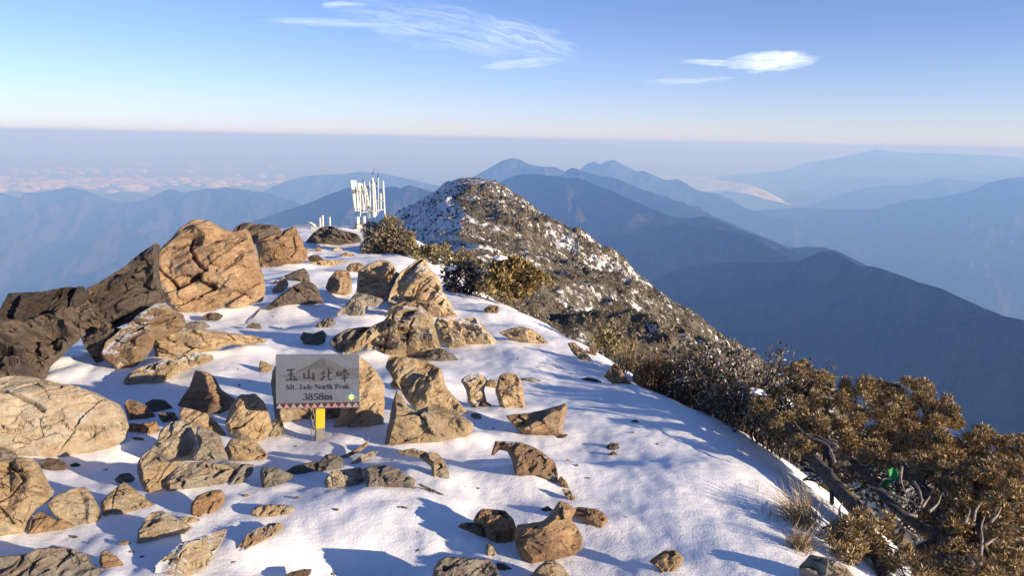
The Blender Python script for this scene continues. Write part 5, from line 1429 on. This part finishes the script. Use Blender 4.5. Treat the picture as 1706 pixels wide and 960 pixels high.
M_RHODO = leaf_mat("rhododendron_leaf", [(0, (0.06, 0.05, 0.025)), (0.3, (0.18, 0.135, 0.05)), (0.55, (0.34, 0.235, 0.10)), (0.72, (0.34, 0.28, 0.10)), (0.9, (0.28, 0.155, 0.08)), (1, (0.5, 0.42, 0.25))], 0.5)
M_BUSH = leaf_mat("bush_leaf", [(0, (0.05, 0.045, 0.025)), (0.3, (0.17, 0.13, 0.085)), (0.6, (0.30, 0.235, 0.155)), (0.85, (0.38, 0.32, 0.23)), (1, (0.28, 0.24, 0.09))])
M_GREENB = leaf_mat("olive_scrub_leaf", [(0, (0.06, 0.055, 0.025)), (0.4, (0.17, 0.145, 0.06)), (0.75, (0.31, 0.25, 0.115)), (1, (0.40, 0.32, 0.19))])
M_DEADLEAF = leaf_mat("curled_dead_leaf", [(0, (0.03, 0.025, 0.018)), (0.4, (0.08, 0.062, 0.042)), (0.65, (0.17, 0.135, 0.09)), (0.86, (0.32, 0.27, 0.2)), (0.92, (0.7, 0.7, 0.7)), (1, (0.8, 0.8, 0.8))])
M_GRASS = leaf_mat("dry_grass_blade", [(0, (0.16, 0.105, 0.05)), (0.5, (0.36, 0.26, 0.13)), (1, (0.52, 0.42, 0.25))])
M_REDGRASS = leaf_mat("brown_grass_blade", [(0, (0.06, 0.035, 0.02)), (0.5, (0.17, 0.095, 0.045)), (1, (0.30, 0.20, 0.10))])
def bark_mat(name, a, b_):
    m, nt, b = new_mat(name)
    tcn = N(nt, "ShaderNodeTexCoord")
    n = NOISE(nt, MAPPING(nt, tcn.outputs["Object"], (1, 1, 0.35)), 38, 7, 0.75, 0.8)
    nt.links.new(MIX(nt, RAMP(nt, n, [(0.38, 0.0), (0.64, 1.0)]), a, b_), b.inputs["Base Color"])
    b.inputs["Roughness"].default_value = 0.85
    bp = N(nt, "ShaderNodeBump", i_Strength=0.9, i_Distance=0.02)
    nt.links.new(n, bp.inputs["Height"]); nt.links.new(bp.outputs[0], b.inputs["Normal"])
    return m
M_BARK = bark_mat("juniper_bark", (0.045, 0.033, 0.024), (0.19, 0.145, 0.105))
M_DEADWOOD = bark_mat("weathered_wood", (0.16, 0.13, 0.10), (0.44, 0.38, 0.30))
M_TWIG = bark_mat("dark_twig", (0.035, 0.028, 0.021), (0.13, 0.10, 0.072))

def sprays(rng, clumps, per, length, width, nleaf=3, droop=0.0, fill=0.75, spread=0.9):
    """Leaf sprays through a set of ellipsoid clumps (centre, radius vector). Returns verts, quads."""
    Vs, Fs, off = [], [], 0
    for c, r in clumps:
        n = max(6, int(per * (r.mean() ** 2)))
        u = rng.normal(size=(n, 3)); u /= np.linalg.norm(u, axis=1)[:, None]
        rad = rng.random(n) ** 0.45
        rad = fill * rad + (1 - fill) * 1.0
        rad *= 0.86 + 0.30 * fbm(u * 2.6 + c[None] * 3, 2, seed=3)      # uneven outline
        p = c + u * rad[:, None] * r
        d = u * 0.8 + rng.normal(0, 0.5, (n, 3)) + np.array([0, 0, 0.35 - droop])
        d /= np.linalg.norm(d, axis=1)[:, None]
        for k in range(nleaf):
            dk = d + rng.normal(0, spread * 0.5, (n, 3)); dk /= np.linalg.norm(dk, axis=1)[:, None]
            s = np.cross(dk, rng.normal(size=(n, 3))); s /= np.linalg.norm(s, axis=1)[:, None]
            L = length * rng.uniform(0.6, 1.3, (n, 1)); W = width * rng.uniform(0.7, 1.3, (n, 1))
            nn = np.cross(dk, s)
            a = p; b = p + dk * L * 0.5 + s * W * 0.5 + nn * W * 0.2; e = p + dk * L; g = p + dk * L * 0.5 - s * W * 0.5 + nn * W * 0.2
            Vs.append(np.stack([a, b, e, g], 1).reshape(-1, 3))
            Fs.append(np.arange(n * 4).reshape(n, 4) + off); off += n * 4
    return np.concatenate(Vs), np.concatenate(Fs)

def ydepth(py):
    return float(np.interp(py, [580, 620, 660, 700, 760, 800, 850, 900, 960, 1000], [6.4, 5.7, 5.15, 4.7, 4.15, 3.85, 3.5, 3.25, 2.95, 2.8]))

def snow_lump(px, py, rx, ry, Y, label, seed=0, tall=0.5, tilt=0.0):
    """a small cap of snow"""
    c = at(px, py, Y)
    k = np.linalg.norm(c) / F
    n, m = 26, 18
    th, ph = np.meshgrid(np.linspace(0, 2 * math.pi, n), np.linspace(-0.5, 1.0, m) * math.pi / 2, indexing='ij')
    X = np.cos(th) * np.cos(ph); Yv = np.sin(th) * np.cos(ph); Z = np.sin(ph)
    rx_, ry_ = rx * k, ry * k
    P = np.stack([X * rx_, Yv * rx_ * 0.7, Z * ry_ * (1 + tall)], -1)
    P[..., 2] += -math.tan(tilt) * P[..., 0]
    f = 0.9 + 0.5 * fbm(np.stack([X * 1.8 + seed, Yv * 1.8, Z * 1.8], -1), 3, seed=seed)
    P = P * f[..., None]
    P[-1] = P[0]
    o = mesh_ob("snow_patch", P.reshape(-1, 3), grid_faces(n, m), M_SNOW, loc=c)
    tag(o, label, "snow", kind="stuff")
    return o

JG = "wind pressed junipers below the crest"
def juniper(label, base, trunk, limbs, clumps, mat, seed, dead=(), per=26000, name="juniper"):
    rng = np.random.default_rng(seed)
    b = at(*base)
    root = thing(name, tuple(b), label, "shrub", JG)
    def P(q):
        Y = ydepth(q[1]) + (q[2] if len(q) > 2 else 0.12)
        return at(q[0], q[1], Y) - b
    def line(pts, r0, r1, nm, mt, sides=8):
        pts = [P(q) for q in pts]
        T = np.linspace(0, len(pts) - 1, (len(pts) - 1) * 5 + 1)
        A = np.array(pts)
        S = np.stack([np.interp(T, np.arange(len(A)), A[:, k]) for k in range(3)], -1)
        for _ in range(2):
            S[1:-1] = 0.5 * S[1:-1] + 0.25 * (S[2:] + S[:-2])
        S += 0.35 * r0 * np.stack([fbm(xyz(T * 1.3, k * 9.1, seed), 3, seed=seed) for k in range(3)], -1)
        m_ = MB(); m_.tube(list(S), r0, r1, sides=sides)
        return m_.build(nm, mt, root, smooth=True)
    line(trunk[0], trunk[1], trunk[2], "trunk", M_BARK, 10)
    for l in limbs:
        line(l[0], l[1], l[2], "limb", M_BARK)
    for l in dead:
        line([(q[0], q[1], -0.14) for q in l], 0.0085, 0.0022, "dead_branch", M_DEADWOOD, 6)
    cl = []
    for (u, v, r) in clumps:
        Y = ydepth(v) + rng.uniform(-0.12, 0.22)
        c = at(u, v, Y) - b
        k = np.linalg.norm(c + b) / F
        # every clump is a few tufts of unequal size
        for _ in range(5):
            o_ = rng.normal(0, 0.50, 3) * r * k * np.array([1.15, 1.0, 0.85])
            rr = r * k * rng.uniform(0.28, 0.66)
            cl.append((c + o_, np.array([rr, rr, rr * rng.uniform(0.55, 0.9)])))
    V, Fq = sprays(rng, cl, per * 2.9, 0.029, 0.0058, 3, spread=0.7)
    o = mesh_ob("foliage", V, Fq, mat, root, smooth=False)
    # twiglets inside so that the clumps hang on wood
    m_ = MB()
    for c, r in cl[::2]:
        q = c + rng.normal(0, 0.3, 3) * r
        m_.tube([q - np.array([rng.normal(0, .05), rng.normal(0, .05), r[2] * 2.2]), q, q + rng.normal(0, 0.6, 3) * r], 0.006, 0.002, sides=4, cap=False)
    tag(m_.build("twigs", M_BARK, root), kind="stuff")
    return root

juniper("small upright juniper standing alone on the shrub skyline", (1342, 700, 5.0), ([(1344, 705), (1342, 670), (1338, 625), (1336, 604)], 0.02, 0.006), [],
        [(1336, 606, 9), (1332, 618, 14), (1344, 622, 13), (1330, 634, 18), (1347, 638, 17), (1338, 648, 21), (1355, 650, 14), (1322, 650, 14)], M_JUN2, 3, per=34000)
juniper("sprawling juniper left of the green cloth with a thick dark trunk along the snow", (1402, 825, 3.75), ([(1432, 862, .05), (1372, 785), (1330, 735), (1298, 692), (1262, 660)], 0.045, 0.016),
        [([(1372, 785), (1378, 740), (1372, 700), (1385, 660)], 0.018, 0.006), ([(1330, 735), (1350, 715), (1390, 700)], 0.014, 0.005), ([(1385, 840), (1385, 780), (1372, 720), (1362, 690), (1330, 670)], 0.012, 0.005)],
        [(1262, 652, 14), (1280, 668, 18), (1302, 652, 16), (1385, 640, 15), (1378, 655, 18), (1402, 650, 18), (1330, 680, 22), (1358, 678, 22), (1388, 680, 24), (1310, 705, 20), (1345, 712, 24), (1378, 715, 24), (1405, 708, 22), (1340, 738, 18), (1372, 742, 16), (1405, 738, 22), (1262, 690, 16), (1285, 720, 12)], M_JUN2, 5,
        dead=[[(1390, 770), (1380, 740), (1340, 725), (1312, 690), (1300, 660)], [(1395, 745), (1360, 725), (1330, 722)]])
juniper("largest juniper with a forked trunk and pale dead branches right of the green cloth", (1575, 985, 2.85), ([(1578, 990), (1578, 930), (1574, 880), (1560, 840), (1510, 790), (1490, 740)], 0.065, 0.02),
        [([(1575, 900), (1520, 872), (1470, 825), (1430, 780), (1402, 752)], 0.036, 0.014), ([(1560, 845), (1570, 790), (1562, 740), (1540, 690), (1530, 655)], 0.03, 0.008), ([(1568, 800), (1610, 778), (1640, 770)], 0.022, 0.008), ([(1540, 888), (1490, 850), (1455, 810), (1420, 770)], 0.02, 0.01), ([(1535, 805), (1500, 798), (1470, 792)], 0.012, 0.006), ([(1570, 895), (1530, 915), (1490, 925)], 0.02, 0.008)],
        [(1448, 632, 13), (1462, 638, 15), (1445, 652, 20), (1470, 660, 22), (1492, 655, 20), (1528, 640, 14), (1545, 648, 14), (1530, 668, 22), (1556, 668, 20), (1575, 672, 17), (1588, 688, 15), (1583, 708, 16), (1560, 700, 20), (1520, 700, 26), (1490, 690, 26), (1462, 690, 24), (1436, 684, 22), (1430, 712, 24), (1460, 724, 26), (1495, 722, 28), (1530, 730, 28), (1562, 735, 24), (1440, 748, 20), (1470, 752, 20), (1508, 758, 24), (1545, 762, 26), (1580, 765, 24), (1472, 778, 14), (1545, 700, 22), (1600, 742, 20), (1590, 790, 22), (1560, 795, 20), (1600, 820, 20), (1615, 850, 18), (1545, 785, 18), (1500, 775, 16), (1580, 835, 16), (1625, 870, 16)], M_JUN, 7,
        dead=[[(1502, 778), (1500, 800), (1508, 822), (1515, 832)], [(1522, 803), (1532, 818), (1536, 835), (1532, 848), (1515, 832)], [(1510, 835), (1460, 815), (1443, 808)], [(1528, 860), (1512, 858), (1500, 848), (1480, 838)], [(1536, 845), (1550, 828)], [(1548, 852), (1562, 842), (1568, 825)], [(1530, 900), (1510, 885), (1490, 868)]])
juniper("rusty domed juniper with snow on its crown at the right edge", (1660, 985, 2.85), ([(1650, 990), (1636, 930), (1634, 880), (1630, 830), (1615, 780)], 0.04, 0.014),
        [([(1632, 880), (1660, 850), (1690, 830)], 0.018, 0.007), ([(1630, 840), (1600, 800), (1590, 770)], 0.018, 0.007)],
        [(1612, 748, 22), (1640, 758, 24), (1662, 772, 24), (1678, 795, 24), (1672, 822, 26), (1655, 848, 24), (1630, 790, 28), (1600, 785, 26), (1640, 815, 26), (1612, 815, 22), (1685, 842, 20), (1660, 735, 14), (1680, 742, 16), (1700, 738, 14), (1705, 765, 20), (1708, 800, 22)], M_JUN, 9,
        dead=[[(1608, 872), (1615, 858), (1616, 848)], [(1622, 868), (1626, 850), (1636, 838)], [(1640, 910), (1655, 900), (1662, 896)], [(1622, 942), (1618, 930), (1610, 922)]])
juniper("low golden juniper clump nearest to the pale lichened rock at the bottom", (1450, 985, 2.9), ([(1480, 990), (1468, 950), (1440, 890), (1425, 860)], 0.03, 0.01), [([(1468, 950), (1450, 920), (1420, 905)], 0.014, 0.006)],
        [(1412, 872, 16), (1432, 865, 16), (1408, 895, 20), (1436, 892, 24), (1460, 886, 20), (1422, 915, 20), (1450, 915, 22), (1472, 932, 18), (1490, 935, 12), (1395, 880, 12)], M_JUN2, 11, dead=[[(1400, 868), (1398, 850), (1404, 838)], [(1412, 880), (1424, 868), (1428, 850)]])
juniper("drooping golden juniper under the forked trunk at the bottom right", (1590, 990, 2.75), ([(1590, 995), (1580, 950), (1570, 905), (1562, 870)], 0.03, 0.01), [([(1580, 930), (1610, 905), (1640, 895)], 0.014, 0.006)],
        [(1545, 862, 14), (1560, 875, 20), (1585, 880, 22), (1605, 895, 22), (1590, 915, 20), (1570, 900, 20), (1612, 918, 16), (1560, 945, 24), (1590, 955, 22), (1535, 955, 18), (1620, 955, 20)], M_JUN, 13)
juniper("shaded juniper in the bottom right corner", (1690, 990, 2.75), ([(1690, 998), (1680, 950), (1675, 905)], 0.028, 0.01), [],
        [(1655, 905, 18), (1680, 895, 20), (1702, 880, 20), (1665, 930, 20), (1690, 925, 22), (1650, 955, 20), (1680, 955, 22), (1705, 950, 20), (1640, 885, 14)], M_JUN2, 17, dead=[[(1632, 940), (1636, 900), (1634, 880), (1640, 860)], [(1650, 870), (1662, 858), (1668, 846)]])

# a scrap of green cloth caught in the junipers
def build_cloth():
    c = at(1484, 795, ydepth(795) + 0.02)
    k = np.linalg.norm(c) / F
    n, m = 14, 22
    U, Vv = np.meshgrid(np.linspace(-1, 1, n), np.linspace(0, 1, m), indexing='ij')
    w = 8 * (1 - 0.55 * Vv)
    x = U * w * k + (-6 * Vv ** 2 + 2 * np.sin(Vv * 6)) * k
    z = (12 - 34 * Vv) * k
    y = 0.012 * np.sin(U * 3 + Vv * 5) + 0.008 * np.cos(Vv * 9)
    o = mesh_ob("cloth_scrap", np.stack([x, y, z], -1).reshape(-1, 3), grid_faces(n, m), M_GREEN, loc=c)
    sd = o.modifiers.new("thickness", 'SOLIDIFY'); sd.thickness = 0.002
    tag(o, "scrap of bright green cloth caught in the juniper branches", "cloth")
build_cloth()

for i, (u, v, rx, ry, lab, tl) in enumerate([
    (1374, 656, 16, 5, "cap of snow on the shrub skyline right of the small upright juniper", 0.3), (1262, 654, 13, 4, "shaded snow cap at the left end of the junipers", 0.1),
    (1562, 733, 17, 3.5, "long snow streak on the rusty domed juniper", 0.5), (1590, 724, 19, 3.5, "upper snow streak on the rusty domed juniper", 0.35)]):
    snow_lump(u, v, rx, ry, ydepth(v) + 0.02, lab, seed=i, tilt=tl)

# ---- bare thicket along the crest edge
def thicket_mesh(seed, hgt=0.55):
    rng = np.random.default_rng(seed)
    m_, lv = MB(), []
    for s in range(7):
        a = rng.uniform(0, 6.28); lean = rng.uniform(0.05, 0.35)
        h = hgt * rng.uniform(0.6, 1.1)
        p0 = np.array([rng.normal(0, .05), rng.normal(0, .05), -0.08])
        pts = [p0 + np.array([math.cos(a), math.sin(a), 0]) * lean * h * t ** 1.3 + np.array([rng.normal(0, .012), rng.normal(0, .012), h * t]) for t in np.linspace(0, 1, 7)]
        m_.tube(pts, 0.008, 0.003, sides=5)
        lv.append(pts[-1])
        for k in range(4):
            j = int(rng.integers(2, 6))
            b = rng.uniform(0, 6.28)
            q = pts[j] + np.array([math.cos(b) * .08, math.sin(b) * .08, rng.uniform(.03, .12)]) * hgt * 1.6
            mid = (pts[j] + q) / 2 + np.array([0, 0, -.012])
            m_.tube([pts[j], mid, q], 0.0045, 0.002, sides=4, cap=False)
            lv.append(q); lv.append(mid)
    cl = [(np.array(p), np.array([.030, .030, .035])) for p in lv]
    V, Fq = sprays(rng, cl, 3800, 0.030, 0.011, 2, droop=0.7, fill=0.9)
    return m_, V, Fq
TG = "bare twiggy shrubs along the edge of the crest"
THICK_L = "bare dark twiggy shrub with curled leaves in the thicket along the crest edge"
protos = []
rngT = np.random.default_rng(44)
spots = [(1128, 648), (1150, 652), (1172, 660), (1192, 668), (1215, 684), (1240, 700), (1262, 716), (1140, 622), (1165, 630), (1185, 640), (1210, 652), (1235, 664), (1225, 640), (1250, 655), (1198, 622), (1172, 606), (1148, 604), (1262, 690), (1285, 735), (1240, 630), (1215, 612), (1262, 646), (1278, 668), (1198, 700), (1133, 664), (1290, 655), (1308, 672), (1180, 590), (1205, 592), (1240, 608), (1275, 628), (1172, 690), (1160, 682), (1150, 676), (1300, 640), (1265, 606), (1228, 588), (1215, 668), (1240, 680)]
for i, (u, v) in enumerate(spots):
    Yt = float(np.interp(u, [1080, 1310], [7.3, 5.3])) + rngT.uniform(-0.5, 1.3)
    g = at(u, v, Yt)
    ztop = at(u, v - rngT.uniform(15, 55), Yt)[2]
    g[2] = float(gz(g[0], g[1]))
    if (u, v) in ((1198, 700), (1133, 664), (1172, 690), (1160, 682), (1150, 676)):
        g = ground_hit(u, v); ztop = g[2] + 0.24
    hh = min(1.0, max(0.22, ztop - g[2])) / 0.55
    if len(protos) < 5:
        m_, V, Fq = thicket_mesh(100 + len(protos))
        root = thing("twiggy_shrub", tuple(g), THICK_L, "shrub", TG)
        st = m_.build("stems", M_TWIG, root)
        lf = mesh_ob("curled_leaves", V, Fq, M_DEADLEAF, root, smooth=False)
        tag(lf, kind="stuff")
        protos.append((root, st, lf))
    else:
        pr = protos[i % 5]
        root = pr[0].copy(); COL.objects.link(root)
        for ch in pr[1:]:
            c2 = ch.copy(); COL.objects.link(c2); c2.parent = root
        root.location = g
    root.rotation_euler = (rngT.normal(0, .1), rngT.normal(0, .1), rngT.uniform(0, 6.28))
    root.scale = (hh * rngT.uniform(.8, 1.1), hh * rngT.uniform(.8, 1.1), hh)

# ---- dead tangle under the junipers
TL = "dead dark tangle of twigs in the shade under the juniper crowns"
for i, (u, v) in enumerate([(1415, 770), (1475, 800), (1500, 850), (1545, 840), (1600, 860), (1630, 880), (1600, 930), (1640, 950), (1680, 880), (1350, 750), (1310, 720), (1540, 930), (1690, 940), (1290, 690)]):
    pr = protos[i % 5]
    root = pr[0].copy(); COL.objects.link(root)
    for ch in pr[1:]:
        c2 = ch.copy(); COL.objects.link(c2); c2.parent = root
    Yt = ydepth(v) + rngT.uniform(0.25, 0.55)
    root.location = at(u, v + 25, Yt)
    root.location.z = max(root.location.z - 0.05, float(gz(root.location.x, root.location.y)) - 0.02)
    root.rotation_euler = (rngT.normal(0, .5), rngT.normal(0, .5), rngT.uniform(0, 6.28))
    q = rngT.uniform(0.5, 0.85)
    root.scale = (q * 1.3, q * 1.3, q)
    tag(root, TL, "shrub", "dead twigs under the junipers")

# ---- bushes beyond the middle outcrops
def bush(name, label, base, Y, clumps, mat, seed, per, length, width, stems, nleaf=3, group="bushes behind the middle outcrops", fill=0.75):
    rng = np.random.default_rng(seed)
    b = at(*base, Y)
    root = thing(name, tuple(b), label, "bush", group)
    cl, m_ = [], MB()
    for (u, v, r, *dy) in clumps:
        c = at(u, v, Y + (dy[0] if dy else 0)) - b
        k = np.linalg.norm(c + b) / F
        for _ in range(3):
            rr = r * k * rng.uniform(0.5, 0.8)
            cl.append((c + rng.normal(0, .38, 3) * r * k, np.array([rr, rr, rr * .85])))
    V, Fq = sprays(rng, cl, per, length, width, nleaf, fill=fill)
    tag(mesh_ob("leaves", V, Fq, mat, root, smooth=False), kind="stuff")
    for c, r in cl[::2]:
        q = c * np.array([.4, .4, .35]) + rng.normal(0, .03, 3)
        m_.tube([np.array([0, 0, -.1]), q, c, c + r * rng.normal(0, .8, 3)], stems, stems * .25, sides=5, cap=False)
    m_.build("stems", M_TWIG, root)
    return root
bush("round_bush", "rounded grey brown bush in front of the antenna station", (645, 432), 21.5, [(640, 382, 20), (628, 392, 20), (652, 390, 22), (665, 398, 22), (618, 402, 16), (640, 405, 24), (660, 412, 24), (682, 402, 18), (645, 422, 22), (622, 420, 14), (668, 425, 18)], M_BUSH, 21, 2600, 0.10, 0.028, 0.02)
bush("low_bush", "low yellowish scrub bush stretching right from the rounded grey brown bush", (700, 440), 20.5, [(690, 412, 14), (702, 416, 15), (718, 420, 15), (732, 424, 13), (748, 428, 12), (764, 428, 12), (780, 430, 10), (700, 432, 14), (722, 436, 12), (742, 440, 10), (676, 436, 12)], M_GREENB, 22, 2200, 0.10, 0.032, 0.015)
bush("leafy_bush", "leafy olive bush with broad leaves right of the knobbly outcrop", (866, 500), 13.6, [(842, 434, 14), (860, 440, 20), (830, 446, 20), (880, 452, 22), (850, 458, 26), (822, 464, 22), (900, 462, 18), (875, 472, 24), (845, 480, 22), (912, 470, 12), (890, 482, 14), (862, 490, 12)], M_RHODO, 23, 2200, 0.105, 0.042, 0.02, 3)
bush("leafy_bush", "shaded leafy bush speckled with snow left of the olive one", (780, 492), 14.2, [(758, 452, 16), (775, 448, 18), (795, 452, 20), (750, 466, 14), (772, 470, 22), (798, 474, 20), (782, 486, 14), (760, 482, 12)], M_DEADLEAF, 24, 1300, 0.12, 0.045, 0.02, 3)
bush("low_bush", "small yellow green bush beside the dry grass on the crest edge", (1010, 592), 9.2, [(1000, 562, 12), (1014, 566, 14), (1026, 574, 12), (1008, 578, 14), (992, 570, 9), (1020, 584, 10)], M_GREENB, 25, 2600, 0.07, 0.03, 0.008)
bush("low_bush", "dark brown bush above the small yellow green one", (1002, 555), 10.5, [(990, 540, 10), (1004, 545, 12), (1020, 542, 12), (1034, 550, 10), (980, 548, 8)], M_BUSH, 26, 2000, 0.07, 0.03, 0.008)
snow_lump(833, 430, 12, 3, 13.5, "strip of snow resting on the leafy olive bush", 40)
snow_lump(752, 448, 10, 3.5, 14.1, "snow on the left side of the shaded leafy bush", 41)

# ---- grass tufts
def grass(label, u, v, n, hpx, mat, seed, lean=(0, 0), spread=0.5, width=0.006, group="dry grass tufts", Y=None):
    rng = np.random.default_rng(seed)
    b = ground_hit(u, v) if Y is None else at(u, v, Y)
    k = np.linalg.norm(b) / F
    Hh = hpx * k
    Vs, Fs = [], []
    for i in range(n):
        a = rng.uniform(0, 6.28); sp = rng.uniform(0.1, 1) * spread
        h = Hh * rng.uniform(.55, 1.1)
        dx = np.array([math.cos(a) * sp + lean[0] * rng.uniform(.5, 1.2), math.sin(a) * sp + lean[1] * rng.uniform(.5, 1.2), 0]) * h
        p0 = np.array([rng.normal(0, .05), rng.normal(0, .05), -.03]) * (Hh / .3)
        side = np.array([-math.sin(a + 1.2), math.cos(a + 1.2), 0]) * width
        curl = rng.uniform(0.0, 0.9)
        S = 6
        o = len(Vs)
        for j in range(S):
            t = j / (S - 1)
            p = p0 + dx * t ** 1.5 * (1 + .3 * curl) + np.array([0, 0, h * (t - curl * .55 * t ** 2.6)])
            w = side * (1 - t) ** .7 + 1e-5
            Vs += [p - w, p + w]
        for j in range(S - 1):
            Fs.append((o + 2 * j, o + 2 * j + 1, o + 2 * j + 3, o + 2 * j + 2))
    o = mesh_ob("grass_tuft", np.array(Vs), np.array(Fs), mat, loc=b)
    tag(o, label, "grass", group)
    return o
grass("tall blond grass tuft above the reddish crest rock", 1045, 612, 170, 62, M_GRASS, 1, (-.15, 0), .55, .005, Y=7.5)
grass("brown drooping grass tuft right of the reddish crest rock", 1080, 632, 330, 58, M_REDGRASS, 2, (.15, 0), 1.0, .005, Y=6.95)
grass("dry grass tuft bending left over the snow at the lower right", 1335, 872, 260, 78, M_GRASS, 3, (-.45, .1), .7, .0022)
grass("frosted grass tuft on the pale lichened rock at the bottom right", 1330, 915, 220, 50, M_GRASS, 4, (.1, 0), .8, .002)
grass("sparse dry stalks sticking out of the snow left of the bent grass", 1285, 862, 14, 50, M_GRASS, 5, (.2, 0), .4, .002)
grass("few thin stalks on the snow near the left juniper", 1265, 822, 8, 34, M_GRASS, 6, (.2, 0), .4, .0018)
grass("short stubble poking through trampled snow right of the bowl shaped boulder", 1022, 752, 40, 10, M_REDGRASS, 7, (0, 0), 1.2, .0025)
grass("brown tuft on the lip of the crest by the pale broken rock", 985, 590, 90, 26, M_REDGRASS, 8, (.2, 0), .8, .004)

# ---- twigs lying about
def stick(label, pts, r, mat=M_DEADWOOD, lift=0.02):
    P = []
    for u, v, l in pts:
        q = ground_hit(u, v); q[2] += l
        P.append(q)
    m_ = MB(); m_.tube(P, r, r * .4, sides=6)
    o = m_.build("twig", mat, None, smooth=True, origin=P[0])
    tag(o, label, "twig")
stick("dead forked twig standing out of the snow beside the lying trunk", [(1368, 818, 0), (1352, 800, .06), (1345, 780, .13), (1340, 768, .18)], .006)
stick("long thin bent twig rising from the snow right of the thin stalks", [(1325, 828, 0), (1305, 812, .03), (1292, 790, .08), (1288, 765, .14)], .0035)
stick("thin dark twig on the snow below the tallest golden boulder", [(436, 512, .01), (425, 528, .02), (412, 540, .01)], .012, M_TWIG)
